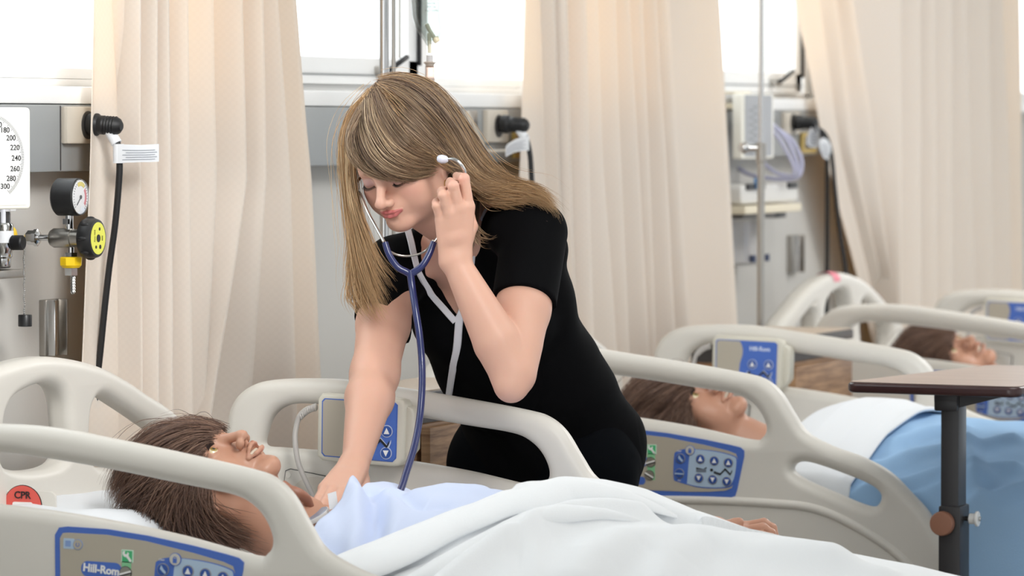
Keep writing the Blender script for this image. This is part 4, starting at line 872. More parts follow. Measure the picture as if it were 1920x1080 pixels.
for sx in (-0.15, 0.15):
    for sy in (0.02, 0.58): MB().cyl((cxm + sx, ycl + sy - 0.01, ZF + 0.03), (cxm + sx, ycl + sy + 0.01, ZF + 0.03), 0.03, M_RUBBER, 18).cyl((cxm + sx, ycl + sy, ZF + 0.03), (cxm + sx, ycl + sy, ZF + 0.07), 0.006, M_STEEL, 10).obj('castor', t, off=(0, 0, 0))
# ================================================================ signed distance modelling for bodies
def _l(v): return np.asarray(v, float)
def smin(a, b, k):
    if k <= 0: return np.minimum(a, b)
    h = np.clip(0.5 + 0.5 * (b - a) / k, 0, 1); return b * (1 - h) + a * h - k * h * (1 - h)
def smaxs(a, b, k): return -smin(-a, -b, k)
def rc(P, a, b, ra, rb):
    a = _l(a); ab = _l(b) - a; L2 = ab @ ab + 1e-12; t = np.clip(((P - a) @ ab) / L2, 0, 1)
    return np.linalg.norm(P - a - t[:, None] * ab, axis=1) - (ra + (rb - ra) * t)
def ell(P, c, r, Rm=None):
    Q = P - _l(c)
    if Rm is not None: Q = Q @ Rm          # columns of Rm are the axes
    r = _l(r); k0 = np.linalg.norm(Q / r, axis=1); k1 = np.linalg.norm(Q / (r * r), axis=1) + 1e-9
    return k0 * (k0 - 1) / k1
class Field:
    """list of shapes blended in turn; each has a bounding ball so far points are skipped"""
    def __init__(s): s.ops = []
    def _bs(s, kind, a):
        if kind == 'rc': a_, b_, ra, rb = a; c = (_l(a_) + _l(b_)) / 2; return c, np.linalg.norm(_l(b_) - _l(a_)) / 2 + max(ra, rb)
        c, r = a[0], a[1]; return _l(c), float(np.max(r))
    def add(s, kind, args, k=0.0, op='u'): c, r = s._bs(kind, args); s.ops.append((kind, args, k, op, c, r)); return s
    def rc(s, a, b, ra, rb, k=0.0, op='u'): return s.add('rc', (a, b, ra, rb), k, op)
    def sp(s, c, r, k=0.0, op='u'): return s.add('el', (c, (r, r, r)), k, op)
    def el(s, c, r, k=0.0, op='u', Rm=None): return s.add('el', (c, r, Rm), k, op)
    def chain(s, pts, rs, k=0.0, kk=0.0, op='u'):
        for i in range(len(pts) - 1): s.rc(pts[i], pts[i + 1], rs[i], rs[i + 1], k if i == 0 else kk, op)
        return s
    def sub(s, other, k=0.0): s.ops.append(('f', other, k, 'u', None, None)); return s
    def fn(s, f, k=0.0, op='u'): s.ops.append(('fn', f, k, op, None, None)); return s
    def __call__(s, P, full=False, cap=0.06):
        d = np.full(len(P), 1.0 if full else cap)
        for kind, a, k, op, c, r in s.ops:
            if kind == 'f': v = a(P, full, cap); m = slice(None)
            elif kind == 'fn': v = a(P); m = slice(None)
            else:
                if full: m = slice(None)
                else:
                    m = np.nonzero(((P - c) ** 2).sum(1) < (r + 0.03 + k) ** 2)[0]
                    if len(m) == 0: continue
                v = rc(P[m], *a) if kind == 'rc' else ell(P[m], *a)
            if op == 'u': d[m] = smin(d[m], v, k)
            elif op == 's': d[m] = smaxs(d[m], -v, k)
            elif op == 'i': d[m] = smaxs(d[m], v, k)
        return d
class Placed:
    """field given in local units, placed with origin o, axes M (columns) and scale S"""
    def __init__(s, f, o, M, S): s.f, s.o, s.M, s.S = f, _l(o), _l(M), S
    def loc(s, P): return (P - s.o) @ s.M / s.S
    def __call__(s, P, full=False, cap=0.06):
        out = np.full(len(P), 1.0 if full else cap); Q = s.loc(P)
        if full: return s.f(Q, True) * s.S
        m = np.nonzero((Q ** 2).sum(1) < s.rad ** 2)[0] if hasattr(s, 'rad') else np.arange(len(P))
        if len(m): out[m] = s.f(Q[m], False, cap) * s.S
        return out
def axis(lo, hi, fine):
    """grid coordinates from lo to hi; fine = [(a, b, h), ...] zones with default step last"""
    out = [lo]; zones, hd = fine
    while out[-1] < hi:
        x = out[-1]; h = hd
        for a, b, hh in zones:
            if a <= x <= b: h = min(h, hh)
            elif x < a: h = min(h, hh + (a - x) * 0.12)
            else: h = min(h, hh + (x - b) * 0.12)
        out.append(x + h)
    return np.array(out)
def mesh_field(f, X, Y, Z, B=8, relax=1):
    nx, ny, nz_ = len(X), len(Y), len(Z); D = np.empty((nx, ny, nz_), np.float32); 
    bx = range(0, nx, B); by = range(0, ny, B); bz = range(0, nz_, B)
    cen = []; idx = []; rad = []
    for i in bx:
        for j in by:
            for k in bz:
                i2, j2, k2 = min(i + B, nx) - 1, min(j + B, ny) - 1, min(k + B, nz_) - 1
                cen.append(((X[i] + X[i2]) / 2, (Y[j] + Y[j2]) / 2, (Z[k] + Z[k2]) / 2)); idx.append((i, j, k)); rad.append(math.dist((X[i], Y[j], Z[k]), (X[i2], Y[j2], Z[k2])) / 2)
    cen = np.array(cen); rad = np.array(rad); d = f(cen, True)
    act = np.abs(d) < rad * 1.5 + 0.012
    for (i, j, k), v, a in zip(idx, d, act):
        if not a: D[i:i + B, j:j + B, k:k + B] = 1 if v > 0 else -1
    todo = [t for t, a in zip(idx, act) if a]
    CH = 400
    for s_ in range(0, len(todo), CH):
        pts = []; sh = []
        for (i, j, k) in todo[s_:s_ + CH]:
            g = np.meshgrid(X[i:i + B], Y[j:j + B], Z[k:k + B], indexing='ij'); sh.append(g[0].shape); pts.append(np.stack([q.ravel() for q in g], 1))
        v = f(np.concatenate(pts)); o = 0
        for (i, j, k), s2, p in zip(todo[s_:s_ + CH], sh, pts):
            D[i:i + B, j:j + B, k:k + B] = v[o:o + len(p)].reshape(s2); o += len(p)
    # surface nets
    ins = D < 0; acc = {}; 
    ncell = (nx - 1) * (ny - 1) * (nz_ - 1)
    cid = lambda i, j, k: (i * (ny - 1) + j) * (nz_ - 1) + k
    ids_all = []; pos_all = []; quads = []
    co = [X, Y, Z]; N = (nx, ny, nz_)
    for ax in range(3):
        sl0 = [slice(None)] * 3; sl1 = [slice(None)] * 3; sl0[ax] = slice(0, -1); sl1[ax] = slice(1, None)
        a, b = ins[tuple(sl0)], ins[tuple(sl1)]; I = np.argwhere(a != b)
        if len(I) == 0: continue
        J = I.copy(); J[:, ax] += 1
        da = D[tuple(I.T)]; db = D[tuple(J.T)]; t = da / (da - db)
        p = np.stack([co[q][I[:, q]] for q in range(3)], 1).astype(float); p[:, ax] += t * (co[ax][J[:, ax]] - co[ax][I[:, ax]])
        u, v = [(1, 2), (2, 0), (0, 1)][ax]
        ok = (I[:, u] > 0) & (I[:, v] > 0) & (I[:, u] < N[u] - 1) & (I[:, v] < N[v] - 1); I = I[ok]; p = p[ok]; sgn = a[tuple(I.T)]
        q4 = []
        for du, dv in ((-1, -1), (0, -1), (0, 0), (-1, 0)):
            c = I.copy(); c[:, u] += du; c[:, v] += dv; q4.append(cid(c[:, 0], c[:, 1], c[:, 2]))
        q4 = np.stack(q4, 1); quads.append(np.where(sgn[:, None], q4, q4[:, ::-1])); ids_all.append(q4.ravel()); pos_all.append(np.repeat(p, 4, 0))
    ids = np.concatenate(ids_all); pos = np.concatenate(pos_all); Q = np.concatenate(quads)
    un, inv = np.unique(ids, return_inverse=True); V = np.zeros((len(un), 3)); cnt = np.bincount(inv, minlength=len(un))
    for q in range(3): V[:, q] = np.bincount(inv, pos[:, q], len(un)) / cnt
    Fq = np.searchsorted(un, Q)
    for _ in range(relax):
        e = 4e-4; d = f(V); g = np.stack([f(V + np.eye(3)[q] * e) - d for q in range(3)], 1) / e; n2 = (g * g).sum(1)
        st = d[:, None] * g / np.maximum(n2, 0.3)[:, None]; ln = np.linalg.norm(st, axis=1, keepdims=True); V -= st * np.minimum(1, 0.003 / np.maximum(ln, 1e-9))
    return V, Fq
def mesh_obj(name, V, Fq, mats, parent=None, attrs=None, smooth=True, mi=None, **kw):
    off = np.zeros(3); q = parent
    while q is not None: off = off + np.array(q.location); q = q.parent
    me = bpy.data.meshes.new(name); V = np.asarray(V, float) - off; Fq = np.asarray(Fq); k = Fq.shape[1]
    me.vertices.add(len(V)); me.vertices.foreach_set('co', V.ravel()); me.loops.add(Fq.size); me.loops.foreach_set('vertex_index', Fq.ravel().astype(np.int32))
    me.polygons.add(len(Fq)); me.polygons.foreach_set('loop_start', np.arange(0, Fq.size, k, dtype=np.int32)); 
    try: me.polygons.foreach_set('loop_total', np.full(len(Fq), k, np.int32))
    except Exception: pass
    me.polygons.foreach_set('use_smooth', np.full(len(Fq), smooth))
    for m in mats: me.materials.append(m)
    if mi is not None: me.polygons.foreach_set('material_index', np.asarray(mi, np.int32))
    me.update(calc_edges=True); me.validate()
    for an, arr in (attrs or {}).items():
        ca = me.color_attributes.new(name=an, type='FLOAT_COLOR', domain='POINT'); ca.data.foreach_set('color', np.concatenate([arr, np.ones((len(arr), 1))], 1).astype(np.float32).ravel())
    o = bpy.data.objects.new(name, me); COL.objects.link(o)
    return tag(o, kw.get('label'), kw.get('cat'), kw.get('group'), kw.get('kind'), parent)
def attr_skin(name, rough=0.5, sss=0.12, coat=0.0, bump=0.05, bscale=700, spec=0.4, sheen=0.0):
    if name in MATS: return MATS[name]
    m = mat(name, (200, 160, 140), rough, sss=sss, coat=coat, bump=bump, bscale=bscale, spec=spec); nt = m.node_tree; b = nt.nodes['Principled BSDF']
    a = nt.nodes.new('ShaderNodeAttribute'); a.attribute_name = 'tint'; nt.links.new(a.outputs['Color'], b.inputs['Base Color'])
    b.inputs['Subsurface Radius'].default_value = (0.008, 0.003, 0.0015); return m
def lin(*rgb): return np.array(srgb(*rgb)[:3])

# ---------------------------------------------------------------- head (metres, x = own left, y = forward, z = up, origin between the ears)
def head_field(mouth_open=0.0, eyes='closed', manikin=False):
    H = Field(); mo = mouth_open
    H.el((0, -.010, .038), (.0725, .092, .083))
    H.el((0, .034, .040), (.060, .052, .056), k=.02)
    H.el((0, .030, -.022), (.053, .050, .062), k=.02)
    H.rc((-.030, .066, .030), (.030, .066, .030), .018, .018, k=.012)
    for s in (-1, 1):
        H.rc((s * .048, .000, -.046), (s * .016, .068, -.070 - mo * .25), .017, .013, k=.022)
        H.rc((s * .050, .000, -.046), (s * .052, .0, -.01), .017, .018, k=.02)
        H.el((s * .038, .051, -.012), (.026, .025, .024), k=.016)
        H.el((s * .036, .048, -.036), (.0245, .025, .024), k=.018)
    H.el((0, .068, -.040), (.027, .025, .022), k=.012)
    H.el((0, .0745, -.0715 - mo * .4), (.0165, .0145, .0140), k=.018)
    # sockets
    for s in (-1, 1): H.el((s * .031, .0995, .015), (.019, .017, .011), k=.014, op='s')
    # nose
    H.rc((0, .0790, .023), (0, .1035, -.013), .0072, .0080, k=.012)
    H.el((0, .1068, -.0195), (.0100, .0092, .0088), k=.007)
    for s in (-1, 1):
        H.el((s * .0125, .0970, -.0225), (.0068, .0092, .0072), k=.006)
    H.rc((0, .0985, -.028), (0, .093, -.031), .0035, .004, k=.004)
    for s in (-1, 1): H.el((s * .0063, .1005, -.0292), (.0032, .0050, .0036 if not manikin else .0042), k=.0016, op='s')
    # lips
    if mo <= 0:
        H.chain([(-.0225, .0850, -.0418), (-.012, .0930, -.0412), (-.0035, .0962, -.0395), (0, .0954, -.0402), (.0035, .0962, -.0395), (.012, .0930, -.0412), (.0225, .0850, -.0418)], [.0012, .0026, .0032, .0030, .0032, .0026, .0012], k=.006, kk=.003)
        H.chain([(-.0200, .0850, -.0436), (-.010, .0918, -.0480), (0, .0942, -.0488), (.010, .0918, -.0480), (.0200, .0850, -.0436)], [.0012, .0036, .0044, .0036, .0012], k=.006, kk=.003)
        H.chain([(-.0230, .0866, -.0420), (-.010, .0968, -.0438), (0, .0998, -.0438), (.010, .0968, -.0438), (.0230, .0866, -.0420)], [.0005, .0008, .0009, .0008, .0005], k=.0016, kk=0, op='s')
    else:
        H.chain([(-.0225, .0845, -.0445), (-.012, .0955, -.0400), (-.0035, .0995, -.0380), (0, .0987, -.0388), (.0035, .0995, -.0380), (.012, .0955, -.0400), (.0225, .0845, -.0445)], [.0026, .0036, .0040, .0038, .0040, .0036, .0026], k=.003, kk=.003)
        H.chain([(-.0225, .0845, -.0460), (-.013, .0935, -.0400 - mo * .75), (0, .0980, -.0410 - mo * .85), (.013, .0935, -.0400 - mo * .75), (.0225, .0845, -.0460)], [.0026, .0040, .0048, .0040, .0026], k=.003, kk=.003)
        H.el((0, .0885, -.0410 - mo * .38), (.0185, .022, .0062 * mo / .016), k=.0016, op='s')
    H.el((0, .0955, -.0585 - mo * .55), (.013, .0075, .0045), k=.006, op='s')
    H.rc((0, .1035, -.0305), (0, .1030, -.036), .0022, .0030, k=.003, op='s')
    # eyes
    for s in (-1, 1):
        if eyes == 'closed':
            H.el((s * .031, .0690, .0130), (.0150, .0135, .0125), k=.0045)
            H.chain([(s * .0185, .0760, .0075), (s * .025, .0812, .0052), (s * .031, .0832, .0043), (s * .038, .0815, .0052), (s * .0445, .0750, .0085)], [.0006, .0008, .0008, .0008, .0006], k=.0014, op='s')
            H.chain([(s * .018, .0790, .0195), (s * .031, .0855, .0232), (s * .045, .0785, .0190)], [.0008, .0010, .0008], k=.003, op='s')
        else:
            H.el((s * .031, .0690, .0130), (.0155, .0140, .0125), k=.004)
            H.el((s * .031, .0840, .0125), (.0128, .012, .0062), k=.0012, op='s')
    # ears
    for s in (-1, 1):
        Rm = Matrix.Rotation(s * 0.35, 3, 'Z') @ Matrix.Rotation(-0.15, 3, 'X'); Rm = np.array(Rm)
        H.el((s * .0735, -.010, .004), (.0045, .0165, .030), k=.005, Rm=Rm)
        H.el((s * .0725, .000, -.020), (.0048, .008, .012), k=.004)
        H.el((s * .0795, -.008, .004), (.0036, .0105, .019), k=.002, op='s', Rm=Rm)
        H.el((s * .076, .000, -.002), (.004, .005, .006), k=.002, op='s')
    return H
def head_tint(Q, base, lips, brow=None, lid=None, blush=None, eyes='closed', mo=0.0, lash=None):
    """colours that belong to the face itself: lips, brows, lids"""
    n = len(Q); T = np.tile(base, (n, 1)); x, y, z = np.abs(Q[:, 0]), Q[:, 1], Q[:, 2]
    def mixin(col, w): T[:] = T * (1 - w[:, None]) + col * w[:, None]
    st = lambda v, a, b: np.clip((v - a) / (b - a), 0, 1)
    if blush is not None:
        d = ell(Q * np.array([1, 1, 1]) - 0, (0, 0, 0), (1, 1, 1)) * 0 + np.sqrt(((x - .042) / .020) ** 2 + ((y - .06) / .03) ** 2 + ((z + .014) / .018) ** 2); mixin(blush, 0.55 * (1 - st(d, .3, 1.2)))
        d = np.sqrt((x / .010) ** 2 + ((y - .11) / .01) ** 2 + ((z + .02) / .012) ** 2); mixin(blush, 0.35 * (1 - st(d, .4, 1.3)))
    c0 = -.0436 if mo > 0 else -.0418
    up = [(-.0225, .0855, c0), (-.012, .0950, -.0408), (-.0035, .0990, -.0388), (.0035, .0990, -.0388), (.012, .0950, -.0408), (.0225, .0855, c0)]
    lo = [(-.0215, .0855, -.0452), (-.011, .0940, -.0478 - mo * .7), (0, .0970, -.0488 - mo * .8), (.011, .0940, -.0478 - mo * .7), (.0215, .0855, -.0452)]
    for ch, r_ in ((up, (.0014, .0042)), (lo, (.0016, .0052))):
        d = np.full(n, 1.0)
        for i in range(len(ch) - 1):
            mm = 1 - abs((ch[i][0] + ch[i + 1][0]) / 2) / .024; d = np.minimum(d, rc(Q, ch[i], ch[i + 1], r_[0] + (r_[1] - r_[0]) * max(0, 1 - abs(ch[i][0]) / .0235), r_[0] + (r_[1] - r_[0]) * max(0, 1 - abs(ch[i + 1][0]) / .0235)))
        mixin(lips, (1 - st(d, -.0004, .0012)) * (y > .07))
    if brow is not None:
        d = np.full(n, 1.0); bp = [(.013, .087, .0290), (.025, .085, .0325), (.038, .077, .0335), (.048, .066, .0295)]; Qa = np.stack([x, y, z], 1)
        for i in range(3): d = np.minimum(d, rc(Qa, bp[i], bp[i + 1], .0030 - .0007 * i, .0023 - .0007 * i))
        mixin(brow, 0.75 * (1 - st(d, 0, .0025)))
    if lid is not None:
        d = np.sqrt(((x - .031) / .0165) ** 2 + ((z - .0135) / .0105) ** 2); mixin(lid, 0.7 * (1 - st(d, .55, 1.1)) * (y > .06))
    if lash is not None:
        d = np.full(n, 1.0); bp = [(.0185, .0770, .0073), (.025, .0822, .0050), (.031, .0842, .0041), (.038, .0825, .0050), (.0445, .0760, .0083)]; Qa = np.stack([x, y, z], 1)
        for i in range(4): d = np.minimum(d, rc(Qa, bp[i], bp[i + 1], .0006, .0006))
        mixin(lash, 0.9 * (1 - st(d, 0, .0010)))
    return T
def hand_chain(F_, wrist, fingers, thumb, S=1.0, palm_n=None, k_palm=.010, wr=.024):
    """fingers: four lists of joints [mcp, pip, dip, tip] from the index on; radii in world units"""
    radii = [(.0092, .0082, .0074, .0062), (.0094, .0084, .0075, .0063), (.0090, .0079, .0071, .0060), (.0080, .0070, .0063, .0054)]
    pal = Field(); w = _l(wrist)
    m0 = _l(fingers[0][0]); m3 = _l(fingers[3][0]); side = (m0 - m3); side /= np.linalg.norm(side)
    for i, f in enumerate(fingers):
        m = _l(f[0]); base = w + side * (0.011 - 0.0075 * i) * S + (m - w) * 0.12
        pal.rc(base, m, .0125 * S, .0102 * S, k=k_palm if i else 0)
    for i in range(3): pal.rc(_l(fingers[i][0]) * .5 + w * .5, _l(fingers[i + 1][0]) * .5 + w * .5, .0105 * S, .0105 * S, k=.008)
    F_.sub(pal, .012)
    for f, r_ in zip(fingers, radii):
        g = Field().chain(f, [q * S for q in r_], kk=.0025); F_.sub(g, .0035)
    g = Field().chain(thumb, [.0130 * S, .0108 * S, .0095 * S, .0075 * S], kk=.004); F_.sub(g, .006)
    return F_
# ================================================================ the woman
S = 0.845
WC = np.stack([RIGHT, UPV, -FWD], 1)   # camera-aligned axes, used to state directions
HM = np.array([[0.9664, -0.1654, -0.1969], [-0.2334, -0.8855, -0.4017], [0.1079, -0.4341, 0.8944]])
HO = atz(763.5, 315, 6.78)
PEL = atz(1016, 852, 7.10); C7 = atz(884, 384, 6.90)
tu = (C7 - PEL); TL = np.linalg.norm(tu) / S; tu /= np.linalg.norm(tu)
shL = atz(1003, 436, 6.76); shR = atz(737, 500, 6.93)
tl = shL - shR; tl -= tu * (tl @ tu); tl /= np.linalg.norm(tl)
tf = np.cross(tl, tu)
TM = np.stack([tl, tf, tu], 1)
T2W = lambda p: PEL + S * (TM @ _l(p))
H2W = lambda p: HO + S * (HM @ _l(p))
W2T = lambda P: (P - PEL) @ TM / S
elbL = atz(962, 700, 6.62); wrL = atz(855, 492, 6.63)
elbR = atz(703, 700, 6.76); wrR = atz(667, 868, 6.60)
def torso_field(extra=0.0):
    t = Field(); e = extra
    t.el((0, -.005, .00), (.145 + e, .102 + e, .125))
    for s in (-1, 1): t.el((s * .075, -.055, -.03), (.080 + e, .080 + e, .10), k=.04)
    for s in (-1, 1): t.rc((s * .070, -.045, .17), (s * .085, -.058, .01), .050 + e, .074 + e, k=.04)
    t.el((.006, .0, .17), (.134 + e, .092 + e, .15), k=.06)
    t.el((0, -.005, .33), (.132 + e, .098 + e, .15), k=.05)
    t.el((0, -.015, .43), (.145 + e, .078 + e, .075), k=.04)
    for s in (-1, 1): t.el((s * .068, .072, .325), (.058 + e, .050 + e, .056 + e), k=.028)
    for s, sh in ((1, shL), (-1, shR)):
        q = W2T(sh); t.rc((s * .03, -.03, .475), q * np.array([.8, 1, 1]), .034 + e, .040 + e, k=.04)
    return t
def cast(f, px, py, z0=6.3, z1=7.3, n=500):
    Zs = np.linspace(z0, z1, n); P = np.array([atz(px, py, z) for z in Zs]); d = f(P, True); i = np.argmax(d < 0)
    return P[i] if d[i] < 0 else None
def ankle(s): return np.array([PEL[0] + s * 0.075, PEL[1] + 0.05, ZF + 0.075])
hipW = lambda s: PEL + tl * s * 0.08 + np.array([0, 0, -0.02])
def kneeW(s): return (hipW(s) + ankle(s)) / 2 + np.array([0, -0.025, 0.0])
body = Field()
body.sub(Placed(torso_field(), PEL, TM, S))
neck0 = T2W((0, -.02, .47)); neck1 = H2W((0, -.012, -.045))
body.rc(neck0, neck1, .050 * S, .050 * S, k=.03)
body.rc(H2W((0, .02, -.06)), T2W((0, .02, .455)), .034 * S, .036 * S, k=.03)
hf = Placed(head_field(), HO, HM, S); hf.rad = 0.17
body.sub(hf, .018)
for s, sh, el_, wr, m1 in ((1, shL, elbL, wrL, .30), (-1, shR, elbR, wrR, .30)):
    body.rc(sh, sh * .45 + el_ * .55, .042, .040, k=.03); body.rc(sh * .45 + el_ * .55, el_, .040, .034, k=.01)
    if s > 0: body.rc(sh * .2 + el_ * .8 + np.array([0, 0, 0]), el_ + (el_ - sh) * 0.085, .033, .0255, k=.008)
    md = el_ * .72 + wr * .28; body.rc(el_, md, .033, .0350, k=.004 if s > 0 else .02); body.rc(md, wr, .0350, .0205, k=.003 if s > 0 else .012)
P_ = lambda *a: atz(*a)
hand_chain(body, wrL, [[P_(878, 388, 6.62), P_(870, 335, 6.615), P_(863, 333, 6.645), P_(856, 330, 6.665)], [P_(860, 391, 6.61), P_(850, 349, 6.60), P_(845, 344, 6.63), P_(844, 340, 6.655)],
    [P_(843, 400, 6.61), P_(831, 366, 6.60), P_(829, 359, 6.63), P_(833, 356, 6.655)], [P_(828, 414, 6.62), P_(819, 386, 6.61), P_(818, 380, 6.635), P_(824, 374, 6.655)]],
    [P_(868, 465, 6.65), P_(882, 425, 6.675), P_(872, 375, 6.69), P_(858, 340, 6.685)], S=.97)
hand_chain(body, wrR, [[P_(657, 926, 6.49), P_(650, 950, 6.45), P_(642, 962, 6.43), P_(636, 972, 6.42)], [P_(640, 924, 6.50), P_(628, 950, 6.45), P_(619, 962, 6.43), P_(613, 970, 6.42)],
    [P_(622, 920, 6.51), P_(609, 944, 6.46), P_(602, 955, 6.44), P_(597, 962, 6.43)], [P_(608, 916, 6.52), P_(597, 936, 6.48), P_(592, 947, 6.46), P_(588, 955, 6.45)]],
    [P_(678, 900, 6.58), P_(682, 930, 6.54), P_(672, 950, 6.50), P_(662, 962, 6.48)], S=.95)
for s in (-1, 1):
    body.rc(hipW(s), kneeW(s), .072, .046, k=.03); body.rc(kneeW(s), ankle(s), .046, .030, k=.01); body.rc(ankle(s), ankle(s) + np.array([0, -.14, -.045]), .030, .022, k=.01)
X = axis(.38, 1.15, ([(.50, .74, .0014)], .004)); Y = axis(-.10, 1.0, ([(.18, .46, .0014)], .004)); Z_ = axis(ZF - .01, 1.58, ([(1.18, 1.46, .0014)], .006))
V, Fq = mesh_field(body, X, Y, Z_)
Q = hf.loc(V)
SKIN = lin(214, 168, 147)
T = np.tile(SKIN, (len(V), 1)); hm = (Q ** 2).sum(1) < .14 ** 2
T[hm] = head_tint(Q[hm], SKIN, lin(192, 108, 106), brow=lin(150, 112, 88), lid=lin(190, 150, 150), blush=lin(222, 160, 144), lash=lin(60, 44, 44))
for c, col, r in ((elbL + np.array([0, 0, -.03]), lin(214, 160, 146), .03), (atz(869, 325, 6.6), lin(222, 160, 146), .02), (atz(849, 340, 6.6), lin(222, 160, 146), .016)):
    w_ = np.clip(1 - np.linalg.norm(V - c, axis=1) / r, 0, 1)[:, None] * .6; T = T * (1 - w_) + col * w_
M_SKIN = attr_skin('woman_skin', 0.46, .15)
floorpt = (PEL[0], PEL[1], ZF)
woman = thing('person', floorpt, 'woman in black short-sleeved top leaning over the near bed, holding a stethoscope to her ear', 'person')
mesh_obj('body', V, Fq, [M_SKIN], woman, {'tint': T})

# ---- black top
top = Field(); top.sub(Placed(torso_field(.012), PEL, TM, S))
def arm_dir(a, b): d = b - a; return d / np.linalg.norm(d)
for s, sh, el_ in ((1, shL, elbL), (-1, shR, elbR)):
    top.rc(sh, sh + (el_ - sh) * .62, .053, .050, k=.03)
# folds
def folds_fn(P):
    q = W2T(P); return q
dL, dR = arm_dir(shL, elbL), arm_dir(shR, elbR)
rcf = lambda a, b: (lambda P, full=True: rc(P, a, b, .044, .04))
hemL = cast(rcf(shL, elbL), 998, 540); hemR = cast(rcf(shR, elbR), 716, 572)
nL = dL + 0.95 * RIGHT; nL /= np.linalg.norm(nL); nR = dR - 0.32 * RIGHT; nR /= np.linalg.norm(nR)
nL = dL + 0.30 * RIGHT * 0 ; 
def cut_hem(P):
    # flat sleeve ends: keep what is above the hem plane near each arm
    out = np.full(len(P), -1.0)
    for sh, el_, hem, d, tilt in ((shL, elbL, hemL, dL, 0), (shR, elbR, hemR, dR, 0)):
        t = np.clip(((P - sh) @ (el_ - sh)) / ((el_ - sh) @ (el_ - sh)), -.2, 2); rad = np.linalg.norm(P - sh - t[:, None] * (el_ - sh), axis=1)
        v = (P - hem) @ d; out = np.maximum(out, np.where((rad < .075) & (t > .2), v, -1.0) if False else -1.0)
    return out
tfield = Placed(torso_field(.013), PEL, TM, S)
class TopF:
    def __init__(s, extra=0.0, neck=True): s.e = extra; s.neck = neck
    def __call__(s, P, full=False, cap=.06):
        d = Placed(Field().fn(lambda q: 0 * q[:, 0] + 1), PEL, TM, S) if False else None
        torso = Placed(torso_field(.013 + s.e), PEL, TM, S)(P, full, cap)
        drp = Placed(Field().el((-.030, .062, .225), (.085, .055, .10)), PEL, TM, S)(P, full, cap); torso = smin(torso, drp, .05)
        q = W2T(P)
        # soft drape folds: under the bust towards the waist and across the hip
        w = .0030 * np.sin(q[:, 2] * 46 + q[:, 0] * 30 + 2.0 * np.sin(q[:, 0] * 17)) * np.clip(1 - np.abs(q[:, 2] - .12) / .17, 0, 1)
        w += .0020 * np.sin(q[:, 0] * 60 + q[:, 2] * 25) * np.clip(1 - np.abs(q[:, 2] - .25) / .12, 0, 1)
        d = torso + w
        for s_, sh, el_, hem, dd in ((1, shL, elbL, hemL, nL), (-1, shR, elbR, hemR, nR)):
            sl = rc(P, sh, sh + (el_ - sh) * .7, (.049 if s_ > 0 else .046) + s.e, (.0475 if s_ > 0 else .0455) + s.e)
            tt = (P - hem) @ dd; sl = np.maximum(sl, tt)
            d = smin(d, sl, .022)
        d = smaxs(d, neckline(P), .002) if s.neck else d
        d = np.maximum(d, -(q[:, 2] + .17) * S)
        # stay under the arms' skin: remove cloth inside the forearm and past the sleeves
        return d
clothed = lambda P, full=True, cap=.06: TopF(neck=False)(P, True)
LEFT_E = [(771, 455), (776, 480), (785, 513), (808, 550), (836, 583), (854, 603)]
RIGHT_E = [(917, 370), (909, 398), (901, 421), (889, 467), (884, 500), (876, 545), (866, 583), (856, 604)]
LP = [cast(clothed, *p) for p in LEFT_E]; RP = [cast(clothed, *p) for p in RIGHT_E]
LP = [p for p in LP if p is not None]; RP = [p for p in RP if p is not None]
LP = [atz(765, 432, float((LP[0] - CAM) @ FWD) + .012)] + LP
LT = np.array([W2T(p) for p in LP]); RT = np.array([W2T(p) for p in RP])
ZV = min(LT[-1][2], RT[-1][2])
def neckline(P):
    """positive where cloth is removed"""
    q = W2T(P); x, y, z = q[:, 0], q[:, 1], q[:, 2]
    o = np.argsort(LT[:, 2]); xl = np.interp(z, LT[o, 2], LT[o, 0], right=LT[o, 0][-1]); o = np.argsort(RT[:, 2]); xr = np.interp(z, RT[o, 2], RT[o, 0])
    v = np.minimum(np.minimum(x - xl, xr - x), (z - ZV)); v = np.minimum(v, (y + .045) * 2.0)
    ring = .078 - np.sqrt((x) ** 2 + (y + .01) ** 2); ring = np.minimum(ring, (z - .44))
    return np.maximum(v, ring) * S
topf = TopF()
X = axis(.45, 1.12, ([], .0034)); Y = axis(.12, .98, ([], .0034)); Z_ = axis(.74, 1.40, ([], .0034))
V, Fq = mesh_field(topf, X, Y, Z_)
M_TOP_ = cloth_mat('black_jersey', (7, 7, 9), bump=.12, bscale=1400, rough=.85)
M_TOP_.node_tree.nodes['Principled BSDF'].inputs['Specular IOR Level'].default_value = .08
garment = mesh_obj('top', V, Fq, [M_TOP_], woman, label='black short-sleeved top')
# white piping along the neck opening
def on_top(x, z, dy=.001):
    ys = np.linspace(.25, -.05, 600); P = np.array([T2W((x, y, z)) for y in ys]); d = Placed(torso_field(.013), PEL, TM, S)(P, True)
    i = np.argmax(d < 0); return T2W((x, ys[i] + dy, z))
M_PIPE = cloth_mat('white_piping', (226, 226, 232), bump=.1)
def ribbon(path, w_, th, name, mtl, par, nrm):
    b = MB(); P = [Vector(p) for p in path]; n = len(P); V = []
    for i in range(n):
        t = (P[min(i + 1, n - 1)] - P[max(i - 1, 0)]).normalized(); N_ = Vector(nrm(P[i])); N_ = (N_ - t * N_.dot(t)).normalized(); B_ = t.cross(N_)
        for (a, c) in ((-w_, 0), (-w_ * .8, th), (w_ * .8, th), (w_, 0), (w_ * .8, -th), (-w_ * .8, -th)): V.append(P[i] + B_ * a + N_ * c)
    Fs = [(i * 6 + k, i * 6 + (k + 1) % 6, (i + 1) * 6 + (k + 1) % 6, (i + 1) * 6 + k) for i in range(n - 1) for k in range(6)] + [tuple(range(6)), tuple(reversed(range((n - 1) * 6, n * 6)))]
    b.add(V, Fs, mtl); return b.obj(name, par)
